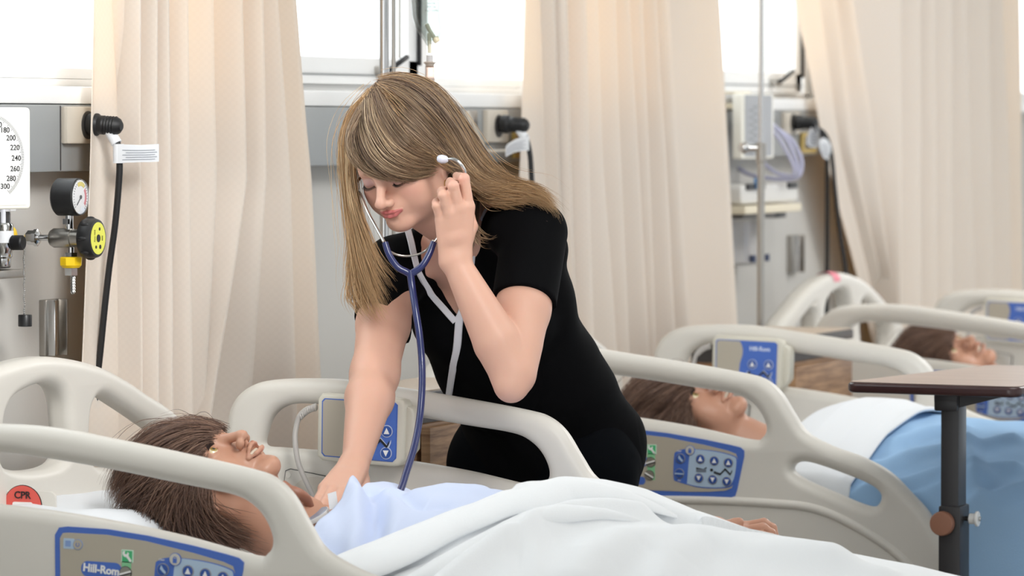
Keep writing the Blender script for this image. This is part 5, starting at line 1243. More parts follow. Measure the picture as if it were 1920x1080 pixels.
def nrm(p):
    e = 1e-3; P = np.array([p]) + np.concatenate([np.zeros((1, 3)), np.eye(3) * e]); d = clothed(P); g = d[1:] - d[0]; return g / np.linalg.norm(g)
out_ = lambda p: p + nrm(p) * .0015
ribbon([out_(p) for p in catmull(LP, 5)], .0052, .0022, 'piping', M_PIPE, garment, nrm); ribbon([out_(p) for p in catmull(RP, 5)], .0052, .0022, 'piping', M_PIPE, garment, nrm)
fb = [cast(clothed, *p) for p in ((862, 594), (860, 615), (857, 650), (850, 690), (843, 740), (838, 775))]; fb = [out_(p) for p in fb if p is not None]
ribbon(catmull(fb, 4), .0062, .0022, 'piping', M_PIPE, garment, nrm)

# ---- trousers and shoes
tr = Field(); tr.sub(Placed(Field().el((0, -.008, .00), (.158, .113, .13)).el((.075, -.055, -.03), (.087, .088, .11), k=.04).el((-.075, -.055, -.03), (.087, .088, .11), k=.04), PEL, TM, S))
for s in (-1, 1): tr.rc(hipW(s), kneeW(s), .082, .058, k=.03); tr.rc(kneeW(s), ankle(s) + np.array([0, 0, .01]), .058, .052, k=.02)
class TrF:
    def __call__(s, P, full=False, cap=.06): return np.maximum(tr(P, full, cap), W2T(P)[:, 2] * S - .06)
X = axis(.45, 1.12, ([], .006)); Y = axis(.45, 1.05, ([], .006)); Z_ = axis(ZF + .05, 1.05, ([], .006))
V, Fq = mesh_field(TrF(), X, Y, Z_)
M_TRS = cloth_mat('navy_cloth', (8, 10, 14), bump=.1); M_TRS.node_tree.nodes['Principled BSDF'].inputs['Specular IOR Level'].default_value = .06
mesh_obj('trousers', V, Fq, [M_TRS], woman, label='dark navy trousers')
for s in (-1, 1):
    sf = Field(); a = ankle(s); sf.el(a + np.array([0, -.02, -.045]), (.036, .055, .032)).el(a + np.array([0, -.10, -.055]), (.036, .06, .022), k=.02)
    X = axis(a[0] - .06, a[0] + .06, ([], .004)); Y = axis(a[1] - .19, a[1] + .06, ([], .004)); Z_ = axis(ZF - .0, a[2] + .03, ([], .004)); Z_ = np.concatenate([[ZF - .01], Z_])
    V, Fq = mesh_field(sf, X, Y, Z_); V[:, 2] = np.maximum(V[:, 2], ZF + 0.001); mesh_obj('shoe', V, Fq, [M_RUBBER], woman)
# ================================================================ hair
def tube_mesh(paths, radii, tints, sides=3):
    """many thin strands in one mesh; all paths have the same number of points"""
    P = np.asarray(paths, float); n, m, _ = P.shape; T = np.gradient(P, axis=1); T /= np.linalg.norm(T, axis=2, keepdims=True) + 1e-12
    up = np.array([0.3, 0.5, 0.8]); A = np.cross(T, up); A /= np.linalg.norm(A, axis=2, keepdims=True) + 1e-9; B = np.cross(T, A)
    R = np.asarray(radii, float)                     # n,m
    V = np.stack([P + (A * math.cos(2 * PI * k / sides) + B * math.sin(2 * PI * k / sides)) * R[:, :, None] for k in range(sides)], 2)   # n,m,s,3
    idx = np.arange(n * m * sides).reshape(n, m, sides); Fs = []
    for k in range(sides):
        k2 = (k + 1) % sides; Fs.append(np.stack([idx[:, :-1, k], idx[:, :-1, k2], idx[:, 1:, k2], idx[:, 1:, k]], -1).reshape(-1, 4))
    tints = np.asarray(tints); C = np.repeat(tints[:, :, None, :], sides, 2).reshape(-1, 3)
    return V.reshape(-1, 3), np.concatenate(Fs), C
def resample(P, m):
    C = np.array(catmull(P, 6)); L = np.concatenate([[0], np.cumsum(np.linalg.norm(np.diff(C, axis=0), axis=1))]); t = np.linspace(0, L[-1], m)
    return np.stack([np.interp(t, L, C[:, i]) for i in range(3)], 1)
def strands(groups, rng, m=22):
    """groups: (list of neighbouring guide lines, count, spread, radius, palette, lift)"""
    Ps = []; Rs = []; Ts = []
    for P0 in groups:
        guides, cnt, spread, rad, pal, lift = P0[:6]; tipmix = 0.0; short = P0[7] if len(P0) > 7 else .22
        G = np.array([resample(g, m) for g in guides]); ng = len(G)
        for i in range(cnt):
            u = rng.rand() * (ng - 1) if ng > 1 else 0; k = min(int(u), ng - 2) if ng > 1 else 0; f = u - k
            p = G[k] * (1 - f) + (G[k + 1] * f if ng > 1 else 0) if ng > 1 else G[0].copy()
            # soft clumps: strands gather towards common lines
            u = min(max(u, 0), ng - 1); cl = round(u * 9 + rng.randn() * .3) / 9; cl = min(max(cl, 0), ng - 1); k2 = min(int(cl), ng - 2) if ng > 1 else 0; f2 = cl - k2; pc = (G[k2] * (1 - f2) + G[k2 + 1] * f2) if ng > 1 else G[0]
            s = np.linspace(0, 1, m)[:, None]; p = p * (1 - .30 * s) + pc * .30 * s
            o = rng.randn(3) * spread; o2 = rng.randn(3) * spread * .9; ph = rng.rand(3) * 6
            p = p + o * (0.55 + 0.45 * s) + o2 * s * s * 0.8 + np.sin(s * (3 + 4 * rng.rand()) + ph) * spread * .5
            p = p - FWD * lift * rng.rand() * np.sin(np.clip(s, 0, 1) * PI * .9 + .15)
            L0 = 1 - short * rng.rand(); q = np.linspace(0, L0, m); p = np.stack([np.interp(q, s[:, 0], p[:, j]) for j in range(3)], 1)
            Ps.append(p); r = rad * (0.7 + .6 * rng.rand()) * np.clip((1 - s[:, 0]) * 3.2, .18, 1); Rs.append(r)
            kc = int(u * 16) * 7 + len(guides); c = (pal[(kc * 7919) % len(pal)] * .45 + pal[rng.randint(len(pal))] * .55) * (0.9 + .2 * rng.rand()); tc_ = np.clip((s * L0 - .35) / .55, 0, 1); tc_ = tc_ * (tipmix if len(P0) < 7 or P0[6] is None else P0[6]); Ts.append(c * (1 - tc_) + TIP * (.85 + .3 * rng.rand()) * tc_)
    return np.array(Ps), np.array(Rs), np.array(Ts)
M_HAIR = attr_skin('hair_strands', 0.42, 0.0, bump=0.0, spec=0.4); M_HAIR.node_tree.nodes['Principled BSDF'].inputs['Subsurface Weight'].default_value = 0
M_HAIR.node_tree.nodes['Principled BSDF'].inputs['Sheen Weight'].default_value = 0.0
rng = np.random.RandomState(5)
hat = Field(); hat.el((0, -.012, .040), (.078, .099, .089)); hat_p = Placed(hat, HO, HM, S)
bodyq = Field(); bodyq.sub(hat_p); bodyq.sub(Placed(torso_field(.018), PEL, TM, S)); bodyq.rc(shL, shL + (elbL - shL) * .5, .052, .05); bodyq.rc(shR, shR + (elbR - shR) * .5, .052, .05)
def G(pts, lift=.004, z0=6.4, z1=7.2):
    """guide from picture points; depth from the head and shoulder surface, or given as a third value"""
    Zd = []
    for p in pts:
        if len(p) == 3: Zd.append(p[2]); continue
        c = cast(bodyq, p[0], p[1], z0, z1, 260); Zd.append(None if c is None else float((c - CAM) @ FWD) - lift)
    idx = [i for i, z in enumerate(Zd) if z is not None]
    Zf = np.interp(range(len(pts)), idx, [Zd[i] for i in idx]) if idx else np.full(len(pts), 6.78)
    return [atz(p[0], p[1], z) for p, z in zip(pts, Zf)]
BLD = [lin(178, 150, 116), lin(160, 132, 102), lin(136, 110, 86), lin(200, 176, 146), lin(120, 96, 74)]
TIP = lin(206, 168, 122)
BRN = [lin(98, 75, 62), lin(116, 91, 74), lin(84, 64, 54), lin(140, 113, 92), lin(176, 150, 124), lin(76, 58, 50), lin(198, 174, 146)]
GOLD = [lin(220, 180, 132), lin(200, 158, 112), lin(234, 204, 162), lin(172, 134, 96)]
DRK = [lin(82, 64, 52), lin(100, 78, 62), lin(72, 56, 46)]
A_ = [G([(717, 150, 6.84), (760, 143, 6.86), (812, 160, 6.88), (853, 203, 6.88), (885, 255, 6.86), (920, 308, 6.84), (962, 340, 6.80), (1015, 356, 6.74), (1048, 402, 6.73)]),
      G([(713, 156), (755, 156), (805, 186), (848, 240), (880, 300), (918, 338), (972, 356), (1030, 376)]),
      G([(708, 163), (742, 176), (790, 216), (835, 268), (866, 316), (900, 350), (945, 362), (996, 374)]),
      G([(702, 170), (732, 192), (780, 236), (824, 282), (852, 318), (874, 352), (882, 400), (882, 440), (886, 474)]),
      G([(697, 178), (722, 212), (765, 258), (812, 292), (848, 306), (868, 334), (876, 372), (878, 424)])]
A25 = G([(705, 166), (737, 184), (785, 226), (830, 278), (858, 316), (885, 345), (925, 362), (975, 374)]); AS1 = G([(705, 166), (737, 184), (785, 226), (830, 278), (858, 316), (874, 342)]); AS2 = G([(702, 170), (732, 192), (780, 236), (824, 282), (852, 318), (870, 348)])
Fg = [G([(706, 166), (735, 215), (775, 268), (812, 288), (834, 294)], .008), G([(698, 176), (712, 225), (745, 275), (790, 300), (824, 303)], .010), G([(690, 186), (694, 232), (722, 285), (765, 312), (815, 314)], .011),
      G([(682, 196), (676, 242), (694, 292), (730, 324), (775, 333), (818, 318)], .011), G([(676, 205), (662, 246), (668, 286), (690, 318), (722, 332), (760, 336)], .010), G([(672, 212), (655, 248), (655, 282), (668, 305), (690, 322)], .008)]
Lg = [G([(700, 168), (664, 205), (646, 245), (640, 285), (646, 340, 6.83), (652, 400, 6.82), (657, 455, 6.81), (650, 505, 6.80), (654, 548, 6.79), (666, 566, 6.78)]), G([(692, 178), (662, 220), (649, 262), (650, 305), (656, 360, 6.80), (664, 425, 6.78), (672, 480, 6.77), (690, 540, 6.755), (716, 588, 6.745)]),
      G([(684, 190), (662, 235), (655, 280), (658, 330, 6.79), (664, 390, 6.775), (676, 440, 6.765), (690, 495, 6.755), (708, 550, 6.745), (730, 592, 6.74)]), G([(680, 200), (664, 250), (660, 300, 6.77), (664, 350, 6.765), (674, 395, 6.755), (690, 435, 6.745), (712, 478, 6.735), (742, 512, 6.73)])]
Bk = [G([(800, 170, 6.90), (850, 240, 6.90), (875, 300, 6.88), (892, 360, 6.86), (888, 420, 6.84), (878, 470, 6.82)]), G([(800, 200, 6.86), (845, 280, 6.82), (868, 340, 6.80), (874, 400, 6.78), (876, 440, 6.78), (880, 475, 6.77)])]
SHo = [G([(900, 320, 6.85), (950, 344, 6.80), (1005, 356, 6.75), (1045, 395, 6.73), (1050, 412, 6.73)]), G([(890, 340, 6.82), (930, 362, 6.78), (980, 368, 6.74), (1020, 376, 6.72)]), G([(890, 350, 6.80), (915, 375, 6.76), (940, 380, 6.74), (965, 378, 6.73)])]
CURL = [G([(885, 400, 6.78), (905, 430, 6.74), (925, 438, 6.72), (940, 425, 6.72)]), G([(885, 440, 6.77), (900, 462, 6.72), (918, 470, 6.72)])]
RtoL = [G([(662, 470, 6.82), (655, 520, 6.81), (650, 560, 6.80), (672, 588, 6.79)]), G([(676, 480, 6.79), (690, 540, 6.77), (708, 580, 6.76), (728, 600, 6.75)])]
grp = [(A_[:3] + [A25], 4400, .0036, .00042, BRN + BLD[:2], .010, .75), ([AS1, AS2], 1100, .0030, .00042, BRN, .010, 0), (A_[3:], 1500, .0030, .00042, BRN, .008, .3), (Fg, 4600, .0030, .00040, BRN + BRN + BLD, .010, .25),
       (Lg, 2300, .0036, .00042, GOLD + BLD[:2], .010, .6, .55), (Bk, 900, .0035, .0006, DRK + BLD[1:3], .006, .2), (SHo, 1100, .005, .0005, GOLD + BLD, .006, .5), (RtoL, 200, .006, .0005, GOLD, .006, .5), (CURL, 22, .0025, .0005, BLD, .002, .3),
       (A_[:2], 60, .009, .0003, GOLD, .02, .5), (Lg[:2], 60, .012, .0003, GOLD, .01, .5), (SHo, 60, .012, .0003, GOLD, .01, .5), ([A_[2], Fg[0]], 30, .006, .0004, GOLD, .008, .5), (Fg[1:4], 260, .003, .0005, [lin(214, 190, 160), lin(200, 172, 140)], .012, .2)]
P, R_, T_ = strands(grp, rng)
# dark roots along the parting are a colour of the hair itself
V, Fq, C = tube_mesh(P, R_, T_)
hairo = mesh_obj('hair', V, Fq, [M_HAIR], woman, {'tint': C}, label='long blonde-brown hair')
# hair mass below the strands, so no skin shows through
class CapF:
    def __call__(s, P, full=False, cap=.06):
        q = (P - HO) @ HM / S; d = ell(q, (0, -.012, .040), (.0765, .0965, .0875)) * S
        back = rc(q, (0, -.055, .00), (0.01, -.050, -.075), .060, .045) * S; d = smin(d, back, .02)
        side = rc(q, (-.066, .010, .02), (-.066, .02, -.075), .014, .010) * S; d = smin(d, side, .01)
        v = -.80 * (q[:, 1] - .078) + .60 * (q[:, 2] - .070); cutv = -(v) * S
        d = np.maximum(d, cutv); ear = ell(q, (.076, .004, -.008), (.03, .026, .034)) * S
        return smaxs(d, -ear, .004)
ctr = HO; X = axis(ctr[0] - .16, ctr[0] + .16, ([], .0035)); Y = axis(ctr[1] - .16, ctr[1] + .16, ([], .0035)); Z_ = axis(ctr[2] - .16, ctr[2] + .16, ([], .0035))
V, Fq = mesh_field(CapF(), X, Y, Z_)
mesh_obj('hair_mass', V, Fq, [mat('hair_base', (122, 98, 76), 0.6, bump=0.1, bscale=300)], hairo)
# eyelashes
b = MB()
for s in (-1, 1):
    for i in range(26):
        u = i / 25; x = s * (.0195 + .026 * u); y = .0768 + .0075 * math.sin(u * PI) - .002 * u; z = .0066 - .0026 * math.sin(u * PI) + .001 * u
        p0 = H2W((x, y, z)); p1 = H2W((x + s * (.002 * (u - .3)), y + .0034, z - .0026)); p2 = H2W((x + s * .004 * (u - .3), y + .0056, z - .0030)); b.tube([p0, p1, p2], [.0004, .0003, .0001], mat('lash', (40, 28, 26), .6), 4)
b.obj('eyelashes', woman)
# earring
e0 = H2W((.0745, .004, -.030)); b = MB()
b.tube([e0 + RIGHT * .004 * math.sin(a) * .5 + UPV * (.006 * math.cos(a) - .006) for a in np.linspace(0, 2 * PI, 16)], .0006, mat('gold', (220, 180, 110), .25, 1.0), 6); b.sphere(e0 - UPV * .015, .0034, mat('pearl', (226, 220, 214), .2, .3), 14, 10); b.obj('earring', woman, 'drop earring with pearl')

# ---------------------------------------------------------------- stethoscope
M_TUBEB = mat('stethoscope_blue', (26, 36, 88), 0.3, coat=.3)
p0 = atz(770, 512, 6.64)
t = thing('stethoscope', tuple(p0), 'dark blue stethoscope worn by the woman, its tube hanging onto the patient', 'stethoscope')
def GP(l): return [atz(*q) for q in l]
ER = H2W((-.079, .012, .004)); EL = atz(833, 299, 6.672)
MB().tube([ER + RIGHT * -.004] + GP([(668, 345, 6.80), (676, 365, 6.75), (690, 398, 6.70), (706, 428, 6.67), (722, 457, 6.65)]), .0024, M_CHROME, 12, 6).obj('ear_tube', t)
MB().tube([atz(838, 299, 6.672), atz(848, 298, 6.668), atz(858, 302, 6.665), atz(867, 313, 6.665), atz(872, 330, 6.67), atz(866, 380, 6.70), atz(840, 420, 6.68), atz(813, 454, 6.65)], .0024, M_CHROME, 12, 6).obj('ear_tube', t)
for e, d in ((ER, HM[:, 0] * 1), (EL, -RIGHT * .95 + UPV * .15)): MB().lathe([(.0028, -.006), (.0058, -.002), (.0066, .004), (.0050, .009), (.0025, .011)], mat('ear_tip', (214, 216, 230), .35), Matrix.Translation(e) @ Vector(d).to_track_quat('Z', 'Y').to_matrix().to_4x4(), 20).obj('ear_tip', t)
b = MB(); b.tube(GP([(722, 455, 6.65), (730, 478, 6.645), (745, 500, 6.64), (762, 510, 6.64), (770, 514, 6.64)]), [.0046, .0050, .0052, .0056], M_TUBEB, 14, 6); b.tube(GP([(813, 454, 6.65), (805, 476, 6.645), (792, 498, 6.64), (778, 509, 6.64), (770, 514, 6.64)]), [.0046, .0050, .0052, .0056], M_TUBEB, 14, 6)
b.tube(GP([(769, 508, 6.64), (773, 540, 6.635), (779, 580, 6.62), (786, 625, 6.61), (791, 680, 6.60), (791, 735, 6.58), (786, 790, 6.56), (776, 840, 6.53), (762, 885, 6.50), (748, 925, 6.47), (720, 960, 6.43), (680, 975, 6.42), (640, 972, 6.42), (612, 965, 6.42)]), [.0056] + [.0052] * 12, M_TUBEB, 16, 6); b.obj('tubing', t)
MB().tube(GP([(720, 452, 6.648), (730, 470, 6.655), (750, 479, 6.66), (775, 479, 6.66), (798, 470, 6.66), (812, 451, 6.648)]), .0016, M_STEEL, 10, 6).obj('spring', t)
b = MB(); Mc = Matrix.Translation(atz(594, 967, 6.415)) @ Vector(UPV * 1.0 + RIGHT * -.55 - FWD * .25).to_track_quat('Z', 'Y').to_matrix().to_4x4()
b.lathe([(.006, -.006), (.019, -.004), (.020, 0), (.0195, .003)], M_WHITE, Mc, 36); b.lathe([(.0005, .0034), (.0185, .0036), (.0188, .0028)], mat('diaphragm', (140, 152, 172), .3), Mc, 36); b.obj('chest_piece', t)
# ================================================================ training manikins in the beds
MM1 = np.array([[0.0215, 0.378, -0.9255], [0.9148, -0.3809, -0.1343], [0.4033, 0.8438, 0.354]])
u_, s_, vt_ = np.linalg.svd(MM1); MM1 = u_ @ vt_
_a = math.radians(7); MM1 = MM1 @ np.array([[math.cos(_a), math.sin(_a), 0], [-math.sin(_a), math.cos(_a), 0], [0, 0, 1]])
SM = 0.875; MO = atz(406, 914, 6.48)
mh = head_field(mouth_open=.016, eyes='open', manikin=True); mhp = Placed(mh, MO, MM1, SM); mhp.rad = .17
K2W = lambda p: MO + SM * (MM1 @ _l(p))
mb_ = Field()
mb_.el((.90, 0, .785), (.19, .155, .080)); mb_.el((1.10, 0, .790), (.18, .13, .065), k=.05)
for s in (-1, 1):
    mb_.el((.765, s * .135, .79), (.06, .055, .045), k=.04)
    mb_.rc((1.15, s * .070, .775), (1.58, s * .085, .735), .055, .040, k=.03); mb_.rc((1.58, s * .085, .735), (2.0, s * .08, .735), .040, .030, k=.01); mb_.rc((2.0, s * .08, .735), (2.02, s * .09, .80), .028, .018, k=.01)
mb_.chain([(.745, -.16, .80), (.95, -.24, .735), (1.12, -.20, .73)], [.042, .034, .024], k=.02); mb_.el((1.16, -.19, .73), (.045, .035, .014), k=.02)
WRH = ony(1338, 996, .33)
mb_.chain([(.745, .17, .80), (.94, .28, .765), tuple(WRH)], [.042, .034, .0215], k=.02)
mb_.rc(K2W((0, -.02, -.045)), (.71, -.005, .80), .050, .050, k=.03); mb_.rc(K2W((0, .015, -.06)), (.665, 0, .835), .030, .032, k=.03)
HZ = 6.52
hand_chain(mb_, WRH, [[P_(1393, 989, HZ), P_(1432, 981, HZ), P_(1448, 990, HZ - .005), P_(1453, 1003, HZ - .008)], [P_(1394, 996, HZ - .015), P_(1430, 990, HZ - .02), P_(1446, 1000, HZ - .02), P_(1452, 1012, HZ - .02)],
    [P_(1394, 1003, HZ - .03), P_(1428, 1004, HZ - .035), P_(1446, 1008, HZ - .035), P_(1459, 1014, HZ - .035)], [P_(1390, 1008, HZ - .045), P_(1420, 1012, HZ - .05), P_(1436, 1014, HZ - .05), P_(1448, 1018, HZ - .05)]],
    [P_(1350, 992, HZ - .01), P_(1366, 988, HZ - .02), P_(1378, 983, HZ - .025), P_(1386, 979, HZ - .028)], S=.9)
mb_.sub(mhp, .016)
X = axis(.36, 2.10, ([(.40, .60, .0015), (1.12, 1.25, .002)], .005)); Y = axis(-.34, .40, ([(-.11, .06, .0015), (.28, .38, .002)], .005)); Z_ = axis(.67, 1.04, ([(.80, 1.02, .0015)], .004))
V, Fq = mesh_field(mb_, X, Y, Z_)
VINYL = lin(190, 142, 118)
T = np.tile(VINYL, (len(V), 1)); Q = mhp.loc(V); hm = (Q ** 2).sum(1) < .14 ** 2
T[hm] = head_tint(Q[hm], VINYL, lin(196, 140, 122), brow=lin(140, 92, 84), mo=.016)
inm = (np.sqrt((Q[:, 0] / .017) ** 2 + ((Q[:, 1] - .079) / .014) ** 2 + ((Q[:, 2] + .047) / .006) ** 2) < 1.0); T[inm] = lin(70, 34, 32)
M_VINYL = attr_skin('manikin_vinyl', 0.42, .06, coat=.06, bump=0.02)
man_labels = ['brown-haired training manikin in the near bed under a white blanket, mouth open', 'brown-haired training manikin in the middle bed, eye open behind the rail', 'brown-haired training manikin in the farthest bed, face turned to the camera']
man = thing('training_manikin', (.86, 0, .74), man_labels[0], 'manikin', 'training manikins lying in the beds')
mesh_obj('body', V, Fq, [M_VINYL], man, {'tint': T})
for s in (-1, 1):
    b = MB(); c = K2W((s * .031, .0700, .0125)); gz = MM1 @ np.array([s * .05, 1, .02]); gz /= np.linalg.norm(gz); gm = Matrix.Translation(c) @ Vector(gz).to_track_quat('Z', 'Y').to_matrix().to_4x4(); r = .0122 * SM
    pr = [(r * math.sin(a), r * math.cos(a)) for a in np.linspace(PI, .50, 14)]; b.lathe(pr, mat('eye_white', (226, 214, 178), .15, coat=.6), gm, 28, cap=False)
    b.lathe([(r * math.sin(a), r * math.cos(a)) for a in np.linspace(.50, .22, 5)], mat('iris', (150, 124, 56), .15, coat=.6), gm, 28, cap=False); b.lathe([(r * math.sin(a), r * math.cos(a)) for a in np.linspace(.22, .001, 4)], mat('pupil', (16, 12, 10), .1, coat=.8), gm, 28, cap=False)
    b.obj('eye', man)
    b = MB()
    for i in range(14):
        u = i / 13; x = s * (.020 + .022 * u); z0 = .0172 + .0016 * math.sin(u * PI); y0 = .0825 - .003 * u + .001
        b.tube([K2W((x, y0, z0)), K2W((x + s * .001, y0 + .004, z0 + .003)), K2W((x + s * .002, y0 + .0055, z0 + .0075))], [.0006, .0005, .0002], mat('lash', (40, 28, 26), .6), 4)
    if s < 0: b.obj('eyelashes', man)
MB().tube([K2W((x, .087 - 9 * x * x, -.0445)) for x in np.linspace(-.013, .013, 9)], .0030, mat('teeth', (226, 218, 200), .3), 8).obj('teeth', man)
# lip of the neck joint
b = MB(); b.tube([atz(532, 905, 6.42), atz(545, 918, 6.41), atz(562, 926, 6.41), atz(575, 936, 6.42), atz(583, 950, 6.43)], [.004, .0075, .0075, .005], mat('vinyl_edge', (158, 108, 88), .4), 12, 6); b.obj('neck_joint', man)
# wig
mcap = Field(); mcap.el((0, -.015, .040), (.082, .102, .092)); mq = Placed(mcap, MO, MM1, SM)
def GM(pts, lift=.004):
    Zd = []
    for p in pts:
        if len(p) == 3: Zd.append(p[2]); continue
        c = cast(mq, p[0], p[1], 6.2, 6.8, 260); Zd.append(None if c is None else float((c - CAM) @ FWD) - lift)
    idx = [i for i, z in enumerate(Zd) if z is not None]; Zf = np.interp(range(len(pts)), idx, [Zd[i] for i in idx]) if idx else np.full(len(pts), 6.45)
    return [atz(p[0], p[1], z) for p, z in zip(pts, Zf)]
WIG = [lin(108, 80, 66), lin(90, 66, 56), lin(124, 94, 78), lin(78, 58, 50), lin(146, 116, 98)]
W1 = [GM([(412, 806, 6.50), (380, 796, 6.52), (335, 798, 6.54), (290, 806, 6.55), (245, 850, 6.54), (215, 895, 6.52), (207, 935, 6.50)]), GM([(402, 812), (365, 806), (315, 818), (268, 850), (232, 895), (220, 945)]), GM([(392, 818), (355, 820), (308, 846), (268, 890), (246, 935), (252, 965)]),
      GM([(384, 828), (350, 838), (315, 872), (290, 915), (288, 955), (310, 985)]), GM([(376, 842), (355, 862), (336, 900), (330, 940), (350, 975), (385, 998)]), GM([(374, 862), (366, 890), (362, 925), (372, 960), (400, 985), (440, 1005)]), GM([(378, 880), (378, 910), (384, 942), (398, 968), (430, 995), (485, 1020)])]
W2 = [GM([(330, 860, 6.46), (270, 900, 6.44), (230, 945, 6.46), (240, 965, 6.48)]), GM([(350, 880, 6.42), (300, 930, 6.41), (275, 970, 6.44), (300, 990, 6.46)]), GM([(365, 890, 6.40), (340, 950, 6.39), (350, 990, 6.41), (400, 1008, 6.44)]), GM([(378, 910, 6.39), (385, 960, 6.385), (430, 1000, 6.40), (492, 1026, 6.42)])]
W3 = [GM([(395, 812, 6.55), (370, 800, 6.58), (330, 806, 6.60), (280, 830, 6.60)]), GM([(420, 808, 6.52), (400, 798, 6.56), (360, 792, 6.60), (320, 800, 6.62)])]
grp = [(W1, 5200, .0060, .0004, WIG, .008), (W2, 2800, .011, .0004, WIG, .008), (W3, 700, .005, .0004, WIG, .004), (W1[:3], 90, .012, .00035, WIG[2:], .012), (W3, 60, .012, .0003, WIG[2:], .01), (W1[4:], 60, .010, .0004, WIG, .01)]
P, R_, T_ = strands(grp, rng, 16)
V, Fq, C = tube_mesh(P, R_, T_); wig = mesh_obj('wig', V, Fq, [M_HAIR], man, {'tint': C}, label='short brown wig')
class WigCap:
    def __call__(s, P, full=False, cap=.06):
        q = (P - MO) @ MM1 / SM; d = ell(q, (0, -.016, .042), (.081, .102, .093)) * SM
        d = smin(d, ell(q, (0, -.07, -.02), (.075, .06, .07)) * SM, .02)
        v = -.86 * (q[:, 1] - .066) + .50 * (q[:, 2] - .072); d = np.maximum(d, -v * SM)
        return smaxs(d, -ell(q, (-.078, .012, -.022), (.03, .022, .024)) * SM, .004)
X = axis(MO[0] - .15, MO[0] + .13, ([], .004)); Y = axis(MO[1] - .14, MO[1] + .14, ([], .004)); Z_ = axis(MO[2] - .14, MO[2] + .14, ([], .004))
V, Fq = mesh_field(WigCap(), X, Y, Z_); V[:, 2] = np.maximum(V[:, 2], .815)
mesh_obj('wig_base', V, Fq, [mat('wig_base', (74, 54, 46), 0.7, bump=0.4, bscale=300)], wig)
mans = [man]
for i, (off, rx) in enumerate((((.048, 2.015, -.024), .10), ((-.014, 4.03, -.026), .2))):
    c = copy_tree(man); c.rotation_euler.x = rx; c.location = (.86 + off[0], off[1], .74 + off[2]); c['label'] = man_labels[i + 1]; mans.append(c)
    for ch in list(c.children):
        if ch.name.startswith('neck_joint'): bpy.data.objects.remove(ch)
# ================================================================ bedding
M_SHEET = cloth_mat('white_sheet', (232, 235, 239), bump=.1, bscale=900); M_BLANK = cloth_mat('white_blanket', (240, 242, 244), bump=.25, bscale=700)
M_GOWN = cloth_mat('pale_blue_gown', (206, 216, 240), bump=.1, bscale=900); M_BLUEB = cloth_mat('blue_blanket', (158, 194, 230), bump=.25, bscale=500)
M_MATT = mat('mattress_blue_grey', (196, 204, 212), .6)
for i, yc in enumerate((0, 2, 4)):
    me = MB(); me.box((1.27, yc, .635), (1.95, .84, .16), M_SHEET, .04, 4); me.box((.45, yc, .725), (.36, .82, .08), M_SHEET, .03, 4)
    m_ = me.obj('mattress', None, ['white-sheeted mattress of the near bed', 'white-sheeted mattress of the middle bed', 'white-sheeted mattress of the farthest bed'][i], 'mattress', 'mattresses on the beds')
def pillow(yc, label, z=.79, dx=0):
    b = bmesh.new(); bmesh.ops.create_grid(b, x_segments=40, y_segments=50, size=1); n = len(b.verts); V = []; Fs = []
    for sgn in (1, -1):
        for v in b.verts:
            x, y = v.co.x, v.co.y; e = (1 - abs(x) ** 3.2) ** .5 * (1 - abs(y) ** 3.4) ** .5
            h = .056 * e * (1 - .45 * math.exp(-((x - .1) ** 2 / .25 + y * y / .18)) * (sgn > 0)) + .004 * mnoise.noise(Vector((x * 4, y * 4, sgn + yc)))
            V.append((.325 + dx + x * .155 * (1 - .06 * y * y), yc + y * .31 * (1 - .05 * x * x), z + .036 + sgn * h))
    b.verts.index_update(); F0 = [tuple(v.index for v in f.verts) for f in b.faces]; b.free(); Fs = F0 + [tuple(i + n for i in reversed(f)) for f in F0]
    p = MB(); p.add(V, Fs, M_SHEET); o = p.obj('pillow', None, label, 'pillow', 'pillows on the beds', sharp=180); return o
pillow(0, 'white pillow under the near manikin\'s head'); pillow(2, 'white pillow under the middle manikin\'s head', dx=.04, z=.775); pillow(4, 'white pillow under the farthest manikin\'s head', z=.77, dx=-.02)
# ---- height surfaces
def interp(x, tab): return np.interp(x, [t[0] for t in tab], [t[1] for t in tab])
def polydist(X, Y, pts):
    """distance to a polyline and the side (positive = to the left going along it)"""
    d = np.full(X.shape, 9.0); sd = np.zeros(X.shape)
    for (a, b) in zip(pts[:-1], pts[1:]):
        ax, ay, bx, by = a[0], a[1], b[0], b[1]; L2 = (bx - ax) ** 2 + (by - ay) ** 2 + 1e-12; t = np.clip(((X - ax) * (bx - ax) + (Y - ay) * (by - ay)) / L2, 0, 1)
        dd = np.hypot(X - ax - t * (bx - ax), Y - ay - t * (by - ay)); c = (bx - ax) * (Y - ay) - (by - ay) * (X - ax); m = dd < d; d = np.where(m, dd, d); sd = np.where(m, np.sign(c), sd)
    return d, sd
def nz(X, Y, s, o=0.0): return np.array([mnoise.noise(Vector((float(x) * s, float(y) * s, o))) for x, y in zip(X.ravel(), Y.ravel())]).reshape(X.shape)
def castH(H, px, py, z0=5.4, z1=9.5):
    Zs = np.linspace(z0, z1, 1500); d = ray(px, py); P = CAM + Zs[:, None] * d; h = H(P[:, 0], P[:, 1]); i = int(np.argmax(P[:, 2] < h)); return (P[i, 0], P[i, 1])
